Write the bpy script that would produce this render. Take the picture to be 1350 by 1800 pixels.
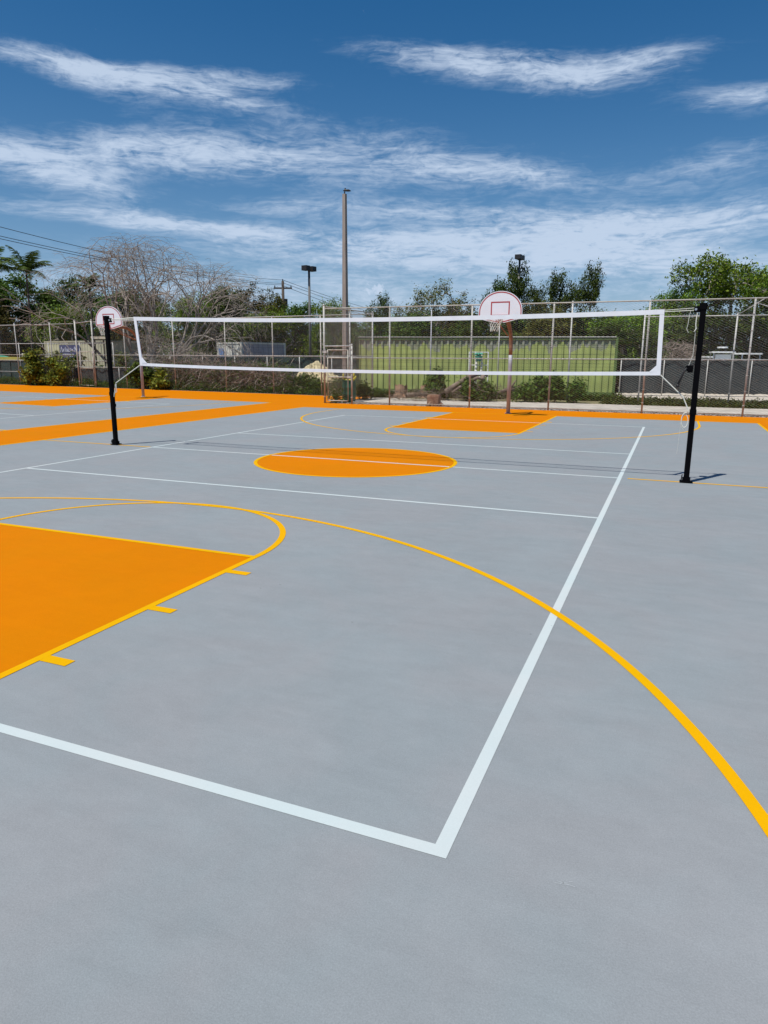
import bpy, math, random
import numpy as np
from mathutils import Vector, Matrix
C = bpy.context.scene.collection
for o in list(bpy.data.objects): bpy.data.objects.remove(o)

# ------------------------------------------------------------------ camera
CAM = np.array([9.6142, -2.1174, 1.7738]); YAW, PIT, ROL, F = .3881034, -.2176395, .0062251, 1222.087
_r = np.array([math.cos(YAW), math.sin(YAW), 0.])
_f = np.array([-math.sin(YAW)*math.cos(PIT), math.cos(YAW)*math.cos(PIT), math.sin(PIT)])
_u = np.cross(_r, _f)
_r2 = _r*math.cos(ROL)+_u*math.sin(ROL); _u2 = -_r*math.sin(ROL)+_u*math.cos(ROL)
HF = np.array([-math.sin(YAW), math.cos(YAW), 0.])
def ray(u, v): return _f+_r2*(u-675)/F+_u2*(900-v)/F
def gnd(u, v, z=0.):
    d = ray(u, v); t = (z-CAM[2])/d[2]; return CAM+d*t
def at(u, v, D):
    d = ray(u, v); return CAM+d*(D/(d@HF))
def atY(u, v, Y):
    d = ray(u, v); return CAM+d*((Y-CAM[1])/d[1])
def base(u, D, z=0.):
    p = at(u, 630, D); return np.array([p[0], p[1], z])
def topz(u, v, D): return at(u, v, D)[2]
cam = bpy.data.cameras.new('camera'); co = bpy.data.objects.new('camera', cam); C.objects.link(co)
cam.sensor_fit = 'HORIZONTAL'; cam.sensor_width = 36; cam.lens = F/1350*36; cam.clip_start = .05; cam.clip_end = 3000
M = Matrix(((_r2[0], _u2[0], -_f[0], CAM[0]), (_r2[1], _u2[1], -_f[1], CAM[1]), (_r2[2], _u2[2], -_f[2], CAM[2]), (0, 0, 0, 1)))
co.matrix_world = M
bpy.context.scene.camera = co

# ------------------------------------------------------------------ light
SUN_EL = math.radians(64.3); SHX, SHY = .4565, .8897      # horizontal direction in which shadows fall
sd = Vector((-SHX*math.cos(SUN_EL), -SHY*math.cos(SUN_EL), math.sin(SUN_EL)))
sl = bpy.data.lights.new('sun', 'SUN'); sl.energy = 4.1; sl.angle = math.radians(.53); sl.color = (1, .955, .88)
so = bpy.data.objects.new('sun', sl); C.objects.link(so); so.rotation_euler = sd.to_track_quat('Z', 'Y').to_euler()
vs = bpy.context.scene.view_settings
vs.view_transform = 'Standard'; vs.look = 'None'; vs.exposure = 0.34; vs.gamma = 1; vs.use_curve_mapping = False
bpy.context.scene.render.film_transparent = False

w = bpy.data.worlds.new('World'); bpy.context.scene.world = w; w.use_nodes = True
nt = w.node_tree; N = nt.nodes; L = nt.links; N.clear()
def nd(t, **k):
    n = N.new(t)
    for a, b in k.items(): setattr(n, a, b)
    return n
def mth(op, a, b=None, c=None, clamp=False):
    n = N.new('ShaderNodeMath'); n.operation = op; n.use_clamp = clamp
    for i, x in enumerate((a, b, c)):
        if x is None: continue
        if isinstance(x, (int, float)): n.inputs[i].default_value = x
        else: L.new(x, n.inputs[i])
    return n.outputs[0]
sky = nd('ShaderNodeTexSky'); sky.sky_type = 'NISHITA'; sky.sun_disc = False
sky.sun_elevation = SUN_EL; sky.sun_rotation = math.atan2(sd.x, sd.y); sky.air_density = 1.0; sky.dust_density = .35; sky.ozone_density = 2.2
hs = nd('ShaderNodeHueSaturation'); hs.inputs['Saturation'].default_value = 1.42; hs.inputs['Value'].default_value = .73
L.new(sky.outputs[0], hs.inputs['Color'])
tc = nd('ShaderNodeTexCoord')
rot = nd('ShaderNodeVectorRotate'); rot.rotation_type = 'Z_AXIS'; rot.inputs['Angle'].default_value = -YAW
L.new(tc.outputs['Generated'], rot.inputs['Vector'])
sx = nd('ShaderNodeSeparateXYZ'); L.new(rot.outputs[0], sx.inputs[0])
az = mth('ARCTAN2', sx.outputs[0], sx.outputs[1]); el = mth('ARCSINE', sx.outputs[2])
cv = nd('ShaderNodeCombineXYZ'); L.new(az, cv.inputs[0]); L.new(el, cv.inputs[1])
def azel(u, v):
    d = ray(u, v); d = d/np.linalg.norm(d); return math.atan2(d@_r, d@HF), math.asin(d[2])
PX = 1/1222.
# (u, v, half width px, half height px, amount, tilt deg)   where the cirrus lies, as directions in the sky
BL = [(450, 290, 520, 60, .10, 0), (1150, 270, 220, 50, .12, 0), (110, 112, 170, 14, .66, -4), (400, 132, 140, 13, .62, -1), (250, 134, 120, 12, .45, -6), (370, 166, 120, 17, .52, -6), (200, 160, 120, 14, .3, -10),
      (760, 108, 150, 18, .5, -6), (930, 122, 190, 28, .66, -3), (1120, 112, 110, 20, .55, 5), (1300, 172, 80, 18, .75, -3),
      (60, 288, 130, 26, .85, -17), (160, 275, 90, 30, .4, 0), (330, 262, 190, 32, .5, 4), (500, 292, 250, 30, .46, -5), (720, 262, 190, 36, .45, -8), (900, 306, 170, 20, .5, -6),
      (1320, 262, 90, 16, .4, 0), (1230, 300, 90, 16, .3, 0),
      (200, 380, 280, 14, .46, -3), (520, 372, 180, 14, .45, -2), (380, 402, 200, 12, .5, -2),
      (800, 372, 220, 18, .5, -3), (1180, 392, 300, 34, .82, 2), (900, 410, 300, 18, .45, 0),
      (650, 446, 420, 26, .68, 0), (1150, 470, 320, 30, .75, -3), (60, 480, 160, 26, .32, 0), (600, 545, 900, 46, .55, 0),
      (560, 500, 250, 24, .35, 0)]
def blob(u, v, a, b, amp, tilt, vec):
    A, E = azel(u, v)
    m1 = nd('ShaderNodeVectorMath', operation='SUBTRACT'); L.new(vec, m1.inputs[0]); m1.inputs[1].default_value = (A, E, 0)
    m2 = nd('ShaderNodeVectorRotate', rotation_type='Z_AXIS'); m2.inputs['Angle'].default_value = -math.radians(tilt); L.new(m1.outputs[0], m2.inputs['Vector'])
    m3 = nd('ShaderNodeVectorMath', operation='MULTIPLY'); L.new(m2.outputs[0], m3.inputs[0]); m3.inputs[1].default_value = (1/(a*PX), 1/(b*PX), 0)
    m4 = nd('ShaderNodeVectorMath', operation='DOT_PRODUCT'); L.new(m3.outputs[0], m4.inputs[0]); L.new(m3.outputs[0], m4.inputs[1])
    return mth('MULTIPLY', mth('POWER', .42, m4.outputs['Value']), amp)
# warp the coordinates so the bands break up into wisps
def noise(vec, scale, detail=6, rough=.55, dist=0., sc=(1, 1, 1), rotz=0., off=(0, 0, 0)):
    mp = nd('ShaderNodeMapping'); mp.inputs['Scale'].default_value = sc; mp.inputs['Rotation'].default_value = (0, 0, rotz); mp.inputs['Location'].default_value = off
    L.new(vec, mp.inputs['Vector'])
    n = nd('ShaderNodeTexNoise'); n.inputs['Scale'].default_value = scale; n.inputs['Detail'].default_value = detail
    n.inputs['Roughness'].default_value = rough; n.inputs['Distortion'].default_value = dist
    L.new(mp.outputs[0], n.inputs['Vector']); return n
wn = noise(cv.outputs[0], 5.0, 4, .55, 0, (1, 2.2, 1))
wsub = nd('ShaderNodeVectorMath', operation='SUBTRACT'); L.new(wn.outputs['Color'], wsub.inputs[0]); wsub.inputs[1].default_value = (.5, .5, .5)
wsc = nd('ShaderNodeVectorMath', operation='MULTIPLY'); L.new(wsub.outputs[0], wsc.inputs[0]); wsc.inputs[1].default_value = (.12, .034, 0)
wv = nd('ShaderNodeVectorMath', operation='ADD'); L.new(cv.outputs[0], wv.inputs[0]); L.new(wsc.outputs[0], wv.inputs[1])
tot = None
for b in BL:
    x = blob(*b, wv.outputs[0]); tot = x if tot is None else mth('ADD', tot, x)
f1 = noise(wv.outputs[0], 7, 9, .62, .35, (1, 5.2, 1), math.radians(-5)).outputs['Fac']
f2 = noise(wv.outputs[0], 26, 7, .6, .8, (1, 3.4, 1), math.radians(9), (3, 1, 0)).outputs['Fac']
f3 = noise(wv.outputs[0], 60, 6, .6, .6, (1.2, 2.2, 1), math.radians(-18), (7, 2, 0)).outputs['Fac']
f4 = noise(wv.outputs[0], 34, 6, .62, .5, (1, 7.5, 1), math.radians(-4), (1, 5, 0)).outputs['Fac']
fib = mth('ADD', mth('ADD', mth('MULTIPLY', f1, .40), mth('MULTIPLY', f2, .26)), mth('ADD', mth('MULTIPLY', f3, .14), mth('MULTIPLY', f4, .24)))   # about .52 mean
fc = mth('MULTIPLY', mth('SUBTRACT', fib, .515), 5.6)
dens = mth('ADD', mth('MULTIPLY', tot, .86), mth('MULTIPLY', fc, mth('ADD', mth('MULTIPLY', tot, .75), .04)))
mr = nd('ShaderNodeMapRange'); mr.interpolation_type = 'SMOOTHSTEP'; L.new(dens, mr.inputs[0]); mr.inputs[1].default_value = .16; mr.inputs[2].default_value = 1.15; mr.inputs[3].default_value = 0; mr.inputs[4].default_value = .86
# small puffy cumulus low over the trees
pn = noise(cv.outputs[0], 75, 6, .65, .3).outputs['Fac']
pb = mth('ADD', blob(657, 508, 22, 15, 1.0, 0, cv.outputs[0]), mth('MULTIPLY', mth('SUBTRACT', pn, .5), 2.2))
pm = nd('ShaderNodeMapRange'); pm.interpolation_type = 'SMOOTHSTEP'; L.new(pb, pm.inputs[0]); pm.inputs[1].default_value = .45; pm.inputs[2].default_value = .95; pm.inputs[4].default_value = .85
cd = mth('MAXIMUM', mr.outputs[0], pm.outputs[0])
hz = nd('ShaderNodeMixRGB'); L.new(mth('MULTIPLY', mth('POWER', .37, mth('MULTIPLY', mth('ABSOLUTE', el), 10.)), .75), hz.inputs[0]); L.new(hs.outputs[0], hz.inputs[1]); hz.inputs[2].default_value = (2.6, 3.95, 7.1, 1)
bg = nd('ShaderNodeMixRGB'); L.new(cd, bg.inputs[0]); L.new(hz.outputs[0], bg.inputs[1]); bg.inputs[2].default_value = (5.3, 6.3, 7.8, 1)
bk = nd('ShaderNodeBackground'); bk.inputs['Strength'].default_value = .087; L.new(bg.outputs[0], bk.inputs[0])
wo = nd('ShaderNodeOutputWorld'); L.new(bk.outputs[0], wo.inputs[0])

# ------------------------------------------------------------------ materials
def mat(name, col, rough=.7, var=.0, vscale=3., col2=None, metal=0., bump=0., bscale=40., detail=6, stretch=(1, 1, 1), lo=.35, hi=.65, trans=0., spec=.5):
    m = bpy.data.materials.new(name); m.use_nodes = True; t = m.node_tree; n = t.nodes; l = t.links
    b = n['Principled BSDF']; b.inputs['Roughness'].default_value = rough; b.inputs['Metallic'].default_value = metal
    b.inputs['Specular IOR Level'].default_value = spec
    c2 = col2 or tuple(x*(1-var) for x in col)
    b.inputs['Base Color'].default_value = (*col, 1)
    if var or col2:
        tcn = n.new('ShaderNodeTexCoord'); mp = n.new('ShaderNodeMapping'); mp.inputs['Scale'].default_value = stretch
        l.new(tcn.outputs['Object'], mp.inputs[0])
        no = n.new('ShaderNodeTexNoise'); no.inputs['Scale'].default_value = vscale; no.inputs['Detail'].default_value = detail; no.inputs['Roughness'].default_value = .6
        l.new(mp.outputs[0], no.inputs['Vector'])
        r = n.new('ShaderNodeMapRange'); r.inputs[1].default_value = lo; r.inputs[2].default_value = hi; l.new(no.outputs[0], r.inputs[0])
        mx = n.new('ShaderNodeMixRGB'); mx.inputs[1].default_value = (*col, 1); mx.inputs[2].default_value = (*c2, 1)
        l.new(r.outputs[0], mx.inputs[0]); l.new(mx.outputs[0], b.inputs['Base Color'])
    if bump:
        tcn = n.new('ShaderNodeTexCoord'); no = n.new('ShaderNodeTexNoise'); no.inputs['Scale'].default_value = bscale; no.inputs['Detail'].default_value = 4
        l.new(tcn.outputs['Object'], no.inputs['Vector'])
        bp = n.new('ShaderNodeBump'); bp.inputs['Strength'].default_value = bump; bp.inputs['Distance'].default_value = .01
        l.new(no.outputs[0], bp.inputs['Height']); l.new(bp.outputs[0], b.inputs['Normal'])
    return m
def court_mat(name, col, amt=1., spec=.3):
    m = bpy.data.materials.new(name); m.use_nodes = True; t = m.node_tree; n = t.nodes; l = t.links
    b = n['Principled BSDF']; b.inputs['Roughness'].default_value = .78; b.inputs['Specular IOR Level'].default_value = spec
    tcn = n.new('ShaderNodeTexCoord')
    def nz(s, det, st=(1, 1, 1), ro=0, dist=0., rg=.6):
        mp = n.new('ShaderNodeMapping'); mp.inputs['Scale'].default_value = st; mp.inputs['Rotation'].default_value = (0, 0, ro); l.new(tcn.outputs['Object'], mp.inputs[0])
        no = n.new('ShaderNodeTexNoise'); no.inputs['Scale'].default_value = s; no.inputs['Detail'].default_value = det; no.inputs['Distortion'].default_value = dist; no.inputs['Roughness'].default_value = rg
        l.new(mp.outputs[0], no.inputs['Vector']); return no.outputs[0]
    def ma(op, a, bb):
        k = n.new('ShaderNodeMath'); k.operation = op
        for i, x in enumerate((a, bb)):
            if isinstance(x, (int, float)): k.inputs[i].default_value = x
            else: l.new(x, k.inputs[i])
        return k.outputs[0]
    big = ma('MULTIPLY', ma('SUBTRACT', nz(.55, 5, (1, 1, 1), 0, .6), .5), .20*amt)
    streak = ma('MULTIPLY', ma('SUBTRACT', nz(1.6, 6, (1, 4.5, 1), .25, .9), .5), .15*amt)
    med = ma('MULTIPLY', ma('SUBTRACT', nz(9, 5), .5), .12*amt)
    fine = ma('MULTIPLY', ma('SUBTRACT', nz(170, 3, rg=.7), .5), .62*amt)
    s = ma('ADD', ma('ADD', big, streak), ma('ADD', med, fine))
    val = ma('ADD', s, 1.0)
    # rare dark specks
    vo = n.new('ShaderNodeTexVoronoi'); vo.inputs['Scale'].default_value = 3.1; l.new(tcn.outputs['Object'], vo.inputs['Vector'])
    sp = ma('LESS_THAN', vo.outputs['Distance'], .022)
    val = ma('MULTIPLY', val, ma('SUBTRACT', 1.0, ma('MULTIPLY', sp, .35)))
    # slow hue drift between a warmer and a bluer grey
    val = ma('ADD', val, ma('ADD', ma('MULTIPLY', ma('SUBTRACT', nz(48, 4, rg=.65), .5), .16*amt), ma('MULTIPLY', ma('SUBTRACT', nz(2.7, 6, (1, 1.6, 1), .5, .8), .5), .16*amt)))
    hue = nz(.9, 4, (1, 1, 1), .7, .4)
    mx = n.new('ShaderNodeMixRGB'); mx.inputs[1].default_value = (col[0]*1.02, col[1]*.995, col[2]*.99, 1); mx.inputs[2].default_value = (col[0]*.97, col[1]*1.005, col[2]*1.01, 1)
    mr_ = n.new('ShaderNodeMapRange'); mr_.inputs[1].default_value = .38; mr_.inputs[2].default_value = .62; l.new(hue, mr_.inputs[0]); l.new(mr_.outputs[0], mx.inputs[0])
    vm = n.new('ShaderNodeVectorMath'); vm.operation = 'SCALE'; l.new(mx.outputs[0], vm.inputs[0]); l.new(val, vm.inputs['Scale'])
    l.new(vm.outputs[0], b.inputs['Base Color'])
    no2 = nz(260, 3)
    bp = n.new('ShaderNodeBump'); bp.inputs['Strength'].default_value = .35; bp.inputs['Distance'].default_value = .002
    l.new(no2, bp.inputs['Height']); l.new(bp.outputs[0], b.inputs['Normal'])
    return m
def leaf_mat(name, dark, light, rough=.55, trans=.25):
    m = bpy.data.materials.new(name); m.use_nodes = True; t = m.node_tree; n = t.nodes; l = t.links
    b = n['Principled BSDF']; b.inputs['Roughness'].default_value = .6; b.inputs['Specular IOR Level'].default_value = .12
    g = n.new('ShaderNodeNewGeometry'); oi = n.new('ShaderNodeObjectInfo')
    mx = n.new('ShaderNodeMixRGB'); mx.inputs[1].default_value = (*dark, 1); mx.inputs[2].default_value = (*light, 1)
    l.new(g.outputs['Random Per Island'], mx.inputs[0])
    hsv = n.new('ShaderNodeHueSaturation'); mr1 = n.new('ShaderNodeMapRange'); mr1.inputs[3].default_value = .75; mr1.inputs[4].default_value = 1.25
    l.new(oi.outputs['Random'], mr1.inputs[0]); l.new(mr1.outputs[0], hsv.inputs['Value'])
    mr2 = n.new('ShaderNodeMapRange'); mr2.inputs[3].default_value = .485; mr2.inputs[4].default_value = .515
    l.new(oi.outputs['Random'], mr2.inputs[0]); l.new(mr2.outputs[0], hsv.inputs['Hue'])
    l.new(mx.outputs[0], hsv.inputs['Color']); l.new(hsv.outputs[0], b.inputs['Base Color'])
    tr = n.new('ShaderNodeBsdfTranslucent'); l.new(hsv.outputs[0], tr.inputs[0])
    ms = n.new('ShaderNodeMixShader'); ms.inputs[0].default_value = trans
    out = n['Material Output']; l.new(b.outputs[0], ms.inputs[1]); l.new(tr.outputs[0], ms.inputs[2]); l.new(ms.outputs[0], out.inputs[0])
    return m
m_grey = court_mat('court_grey', (.221, .242, .256)); m_orange = court_mat('court_orange', (.53, .162, .0003), .55, .03)
m_white = court_mat('line_white', (.46, .515, .52), .25); m_yellow = court_mat('line_yellow', (.63, .33, .0006), .35, .04)
m_galv = mat('galvanised', (.48, .48, .46), .5, col2=(.36, .35, .33), vscale=6)
m_galvr = mat('galvanised_rusty', (.42, .40, .35), .65, col2=(.28, .20, .14), vscale=2.5, lo=.5, hi=.7)
m_wire = mat('chain_wire', (.60, .58, .52), .5, var=.3, vscale=2)
def rusty(name, zmid, soft=1.2):
    m = mat(name, (.46, .45, .41), .6, var=.25, vscale=5); t = m.node_tree; n = t.nodes; l = t.links; b = n['Principled BSDF']; src = b.inputs['Base Color'].links[0].from_socket
    g = n.new('ShaderNodeTexCoord'); sp = n.new('ShaderNodeSeparateXYZ'); l.new(g.outputs['Object'], sp.inputs[0])
    no = n.new('ShaderNodeTexNoise'); no.inputs['Scale'].default_value = 3.5; no.inputs['Detail'].default_value = 5; l.new(g.outputs['Object'], no.inputs['Vector'])
    a = n.new('ShaderNodeMath'); a.operation = 'MULTIPLY_ADD'; a.inputs[1].default_value = 2.6; a.inputs[2].default_value = zmid-1.3; l.new(no.outputs[0], a.inputs[0])
    d = n.new('ShaderNodeMath'); d.operation = 'SUBTRACT'; l.new(a.outputs[0], d.inputs[0]); l.new(sp.outputs[2], d.inputs[1])
    r = n.new('ShaderNodeMapRange'); r.inputs[1].default_value = -.3; r.inputs[2].default_value = soft; r.inputs[4].default_value = .32; l.new(d.outputs[0], r.inputs[0])
    mx = n.new('ShaderNodeMixRGB'); mx.inputs[2].default_value = (.24, .135, .085, 1); l.new(r.outputs[0], mx.inputs[0]); l.new(src, mx.inputs[1]); l.new(mx.outputs[0], b.inputs['Base Color'])
    return m
m_postr = rusty('post_rust_low', 1.3)
m_black = mat('black_powdercoat', (.002, .002, .003), .6, spec=.06)
m_blackp = mat('black_plastic', (.012, .012, .013), .55)
m_steel = mat('bright_steel', (.6, .6, .62), .3, metal=.8)
m_tape = mat('white_vinyl', (.78, .80, .84), .6, var=.08, vscale=8)
m_rope = mat('white_rope', (.66, .67, .60), .8)
m_cord = mat('black_cord', (.01, .01, .012), .8)
m_board = mat('board_white', (.74, .75, .80), .35, var=.05, vscale=3)
m_red = mat('red_paint', (.38, .035, .04), .5)
m_rim = mat('rim_orange_red', (.62, .08, .04), .45)
m_polep = mat('weathered_pole', (.44, .45, .50), .6, col2=(.31, .30, .32), vscale=3)
m_lampp = mat('dark_lamp_pole', (.13, .13, .125), .6, col2=(.08, .08, .08), vscale=2)
m_rust = mat('rusty_brown_steel', (.34, .17, .09), .65, col2=(.20, .10, .06), vscale=7)
m_conc = mat('concrete_pole', (.30, .265, .235), .9, col2=(.22, .19, .17), vscale=5, stretch=(1, 1, .25))
m_walk = mat('old_concrete', (.48, .44, .38), .9, col2=(.28, .26, .22), vscale=1.6, detail=9, lo=.4, hi=.72, bump=.4, bscale=25)
m_pave = mat('pale_pavement', (.55, .50, .42), .9, col2=(.43, .39, .33), vscale=.6)
m_dirt = mat('dirt_ground', (.16, .14, .09), .95, col2=(.07, .085, .035), vscale=.8, detail=8)
m_turf = mat('dry_turf', (.16, .17, .07), .95, col2=(.20, .16, .09), vscale=2.5, detail=8, bump=.6)
m_screen = mat('windscreen_fabric', (.035, .045, .046), .85, col2=(.025, .032, .034), vscale=1.2)
m_screeng = mat('windscreen_fabric_green', (.022, .05, .045), .85, col2=(.018, .036, .036), vscale=1.2)
m_contd = mat('container_frame_green', (.12, .19, .05), .6, var=.3, vscale=4)
m_beige = mat('container_beige', (.50, .47, .33), .6, var=.2, vscale=2)
m_beiged = mat('container_beige_trim', (.40, .37, .27), .6, var=.3, vscale=3)
m_whitec = mat('container_white', (.78, .77, .70), .5, var=.2, vscale=1.5)
m_shade = mat('container_white_shaded', (.36, .38, .46), .6, var=.2, vscale=2)  # sides of the white container, their shade put into the colour as blue-grey
m_navy = mat('banner_navy', (.05, .055, .13), .7)
m_pale = mat('pale_lettering', (.55, .56, .66), .7)
m_limestone = mat('limestone_rubble', (.62, .54, .34), .95, col2=(.42, .36, .22), vscale=5, bump=.8, bscale=9)
m_wood = mat('dead_wood', (.22, .17, .13), .9, col2=(.10, .07, .05), vscale=5, stretch=(1, 1, 1), bump=.7, bscale=18)
m_woodr = mat('split_wood', (.36, .24, .16), .9, col2=(.20, .10, .06), vscale=6, bump=.7, bscale=15)
m_bark = mat('bark_pale', (.42, .37, .31), .9, col2=(.24, .20, .17), vscale=3)
m_barkd = mat('bark_dark', (.10, .08, .06), .9, col2=(.05, .04, .03), vscale=4)
m_bare = mat('bark_bare_tree', (.36, .31, .265), .9, col2=(.20, .17, .145), vscale=3)
m_twig = mat('dead_twigs', (.40, .32, .27), .9, col2=(.12, .09, .07), vscale=2.2, lo=.4, hi=.6)
m_barrel = mat('green_barrel', (.012, .105, .055), .5)
m_yel = mat('yellow_cloth', (.55, .48, .05), .7)
m_dump = mat('dumpster_green', (.02, .045, .04), .6, var=.4, vscale=2)
m_dumpy = mat('dumpster_yellow', (.42, .38, .07), .6, var=.25, vscale=4)
m_teal = mat('teal_plastic', (.05, .32, .22), .5)
m_polewood = mat('utility_wood', (.07, .055, .045), .9)
m_dark = mat('dark_fixture', (.018, .016, .017), .5)
m_white = m_white; m_gel = mat('white_gelcoat', (.75, .76, .74), .35)
m_glassd = mat('dark_glass', (.02, .03, .035), .15)
m_lawn = leaf_mat('weed_leaf', (.035, .06, .012), (.10, .13, .03))
m_leafd = leaf_mat('leaf_dark', (.022, .040, .009), (.095, .14, .025))
m_leafm = leaf_mat('leaf_mid', (.026, .058, .010), (.12, .185, .028))
m_leafl = leaf_mat('leaf_bright', (.055, .115, .010), (.22, .31, .035))
m_leafb = leaf_mat('leaf_brown', (.045, .042, .012), (.15, .145, .032))
m_leafo = leaf_mat('leaf_olive', (.065, .075, .02), (.20, .215, .06))
m_leafs = leaf_mat('leaf_yellowing', (.045, .085, .012), (.30, .33, .045))
m_palm = leaf_mat('leaf_palm', (.022, .05, .010), (.10, .14, .03))

# ------------------------------------------------------------------ mesh helpers
class MB:
    def __init__(s): s.v = []; s.f = []
    def box(s, x0, x1, y0, y1, z0, z1, X=None):
        k = len(s.v); pts = [(x, y, z) for z in (z0, z1) for x, y in ((x0, y0), (x1, y0), (x1, y1), (x0, y1))]
        if X is not None: pts = [tuple(X @ Vector(p)) for p in pts]
        s.v += pts; s.f += [tuple(k+i for i in q) for q in ((3, 2, 1, 0), (4, 5, 6, 7), (0, 1, 5, 4), (1, 2, 6, 5), (2, 3, 7, 6), (3, 0, 4, 7))]; return s
    def bev(s, x0, x1, y0, y1, z0, z1, b=.01, X=None):   # box with chamfered vertical edges
        pl = [(x0+b, y0), (x1-b, y0), (x1, y0+b), (x1, y1-b), (x1-b, y1), (x0+b, y1), (x0, y1-b), (x0, y0+b)]
        return s.prism(pl, z0, z1, X)
    def prism(s, pl, z0, z1, X=None):
        k = len(s.v); n = len(pl); pts = [(x, y, z0) for x, y in pl]+[(x, y, z1) for x, y in pl]
        if X is not None: pts = [tuple(X @ Vector(p)) for p in pts]
        s.v += pts; s.f += [tuple(range(k+n-1, k-1, -1)), tuple(range(k+n, k+2*n))]
        s.f += [(k+i, k+(i+1) % n, k+n+(i+1) % n, k+n+i) for i in range(n)]; return s
    def tube(s, pts, r, n=8, cap=True, sq=False):
        P = [Vector(p) for p in pts]; R_ = r if isinstance(r, (list, tuple)) else [r]*len(P); k = len(s.v)
        up = None
        for i, p in enumerate(P):
            d = (P[min(i+1, len(P)-1)]-P[max(i-1, 0)]).normalized()
            if up is None:
                up = Vector((0, 0, 1)) if abs(d.z) < .9 else Vector((1, 0, 0))
            a = d.cross(up).normalized(); b_ = a.cross(d).normalized(); up = b_
            for j in range(n):
                t = 2*math.pi*(j+(.5 if sq else 0))/n; s.v.append(tuple(p+(a*math.cos(t)+b_*math.sin(t))*R_[i]))
        for i in range(len(P)-1):
            for j in range(n):
                s.f.append((k+i*n+j, k+i*n+(j+1) % n, k+(i+1)*n+(j+1) % n, k+(i+1)*n+j))
        if cap: s.f.append(tuple(k+j for j in range(n-1, -1, -1))); s.f.append(tuple(k+(len(P)-1)*n+j for j in range(n)))
        return s
    def ball(s, c, r, n=8, sc=(1, 1, 1)):
        pts = []; k = len(s.v)
        for i in range(1, n):
            t = math.pi*i/n
            for j in range(n*2//2):
                a = 2*math.pi*j/n; pts.append((c[0]+r*sc[0]*math.sin(t)*math.cos(a), c[1]+r*sc[1]*math.sin(t)*math.sin(a), c[2]+r*sc[2]*math.cos(t)))
        s.v += pts; tp = len(s.v); s.v += [(c[0], c[1], c[2]+r*sc[2]), (c[0], c[1], c[2]-r*sc[2])]
        for i in range(n-2):
            for j in range(n): s.f.append((k+i*n+j, k+(i+1)*n+j, k+(i+1)*n+(j+1) % n, k+i*n+(j+1) % n))
        for j in range(n): s.f.append((tp, k+j, k+(j+1) % n)); s.f.append((tp+1, k+(n-2)*n+(j+1) % n, k+(n-2)*n+j))
        return s
    def poly(s, pts):
        k = len(s.v); s.v += [tuple(p) for p in pts]; s.f.append(tuple(range(k, k+len(pts)))); return s
    def build(s, name, m, parent=None, smooth=False):
        me = bpy.data.meshes.new(name); me.from_pydata([tuple(float(c) for c in v) for v in s.v], [], s.f); me.validate()
        me.materials.append(m)
        if smooth: me.polygons.foreach_set('use_smooth', [True]*len(me.polygons))
        o = bpy.data.objects.new(name, me); C.objects.link(o)
        if parent is not None: o.parent = parent
        return o
def npmesh(name, V, Q, m, parent=None, smooth=False):
    me = bpy.data.meshes.new(name); V = np.asarray(V, np.float32); Q = np.asarray(Q, np.int32); k = Q.shape[1]
    me.vertices.add(len(V)); me.vertices.foreach_set('co', V.ravel())
    me.loops.add(Q.size); me.loops.foreach_set('vertex_index', Q.ravel())
    me.polygons.add(len(Q)); me.polygons.foreach_set('loop_start', np.arange(len(Q), dtype=np.int32)*k)
    me.update(calc_edges=True)
    if smooth: me.polygons.foreach_set('use_smooth', np.ones(len(Q), bool))
    me.materials.append(m); o = bpy.data.objects.new(name, me); C.objects.link(o)
    if parent is not None: o.parent = parent
    return o
def tag(o, label=None, cat=None, group=None, kind=None):
    for k, v in (('label', label), ('category', cat), ('group', group), ('kind', kind)):
        if v: o[k] = v
    return o
def thing(name, label, cat, loc=(0, 0, 0), rz=0., group=None):
    o = bpy.data.objects.new(name, None); C.objects.link(o); o.location = tuple(float(x) for x in loc); o.rotation_euler = (0, 0, rz)
    return tag(o, label, cat, group)
def dup(root, loc, rz, label, scale=None, group=None):
    r = root.copy(); C.objects.link(r); r.location = tuple(float(x) for x in loc); r.rotation_euler = (0, 0, rz); r['label'] = label
    if scale is not None: r.scale = scale
    if group: r['group'] = group
    for ch in list(root.children):
        c = ch.copy(); C.objects.link(c); c.parent = r
        for g in ch.children:
            d = g.copy(); C.objects.link(d); d.parent = c
    return r

# ------------------------------------------------------------------ ground and court
CX, HW, YN, YF = 4.5274, 7.473, 9-11.687, 9+11.687; KW, CR, AR, BW = 1.7324, 1.7836, 5.8752, 2.363
LWD = .060
FY = 23.2; GX = -3.34                                 # near fence line and its corner post
def flY(x): return 28.05+(-x-3.34)*.097               # left fence line
def fD(u):                                            # distance of the left fence in the direction of column u
    d = ray(u, 640); A = np.array([GX, flY(GX)]); B = np.array([-40., flY(-40.)]); n_ = np.array([-(B-A)[1], (B-A)[0]])
    t = (n_@(A-CAM[:2]))/(n_@d[:2]); return float(t*(d@HF))
tag(MB().poly([(-400, -150, -.14), (400, -150, -.14), (400, 900, -.14), (-400, 900, -.14)]).build('ground', m_dirt), kind='structure')
slab = MB().prism([(-60, -14), (30, -14), (30, FY-.02), (GX+.05, FY-.02), (GX+.05, 27.95), (-60, flY(-60)-.1)], -.15, 0)
tag(slab.build('court_surface', m_grey), kind='structure')
def sh(x, y):                                         # second court: its lines run slightly askew to the first
    return (x, y+1.1+.1*(-x-5.3)+.05*(y-9))
ob = MB()
def oq(P, z=.001): ob.poly([(x, y, z) for x, y in P])
X0, X1 = CX-HW, CX+HW; A1, A0 = X0-BW, X0-BW-2*HW
nsh = [sh(A1, YF), sh(A0, YF)]
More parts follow.
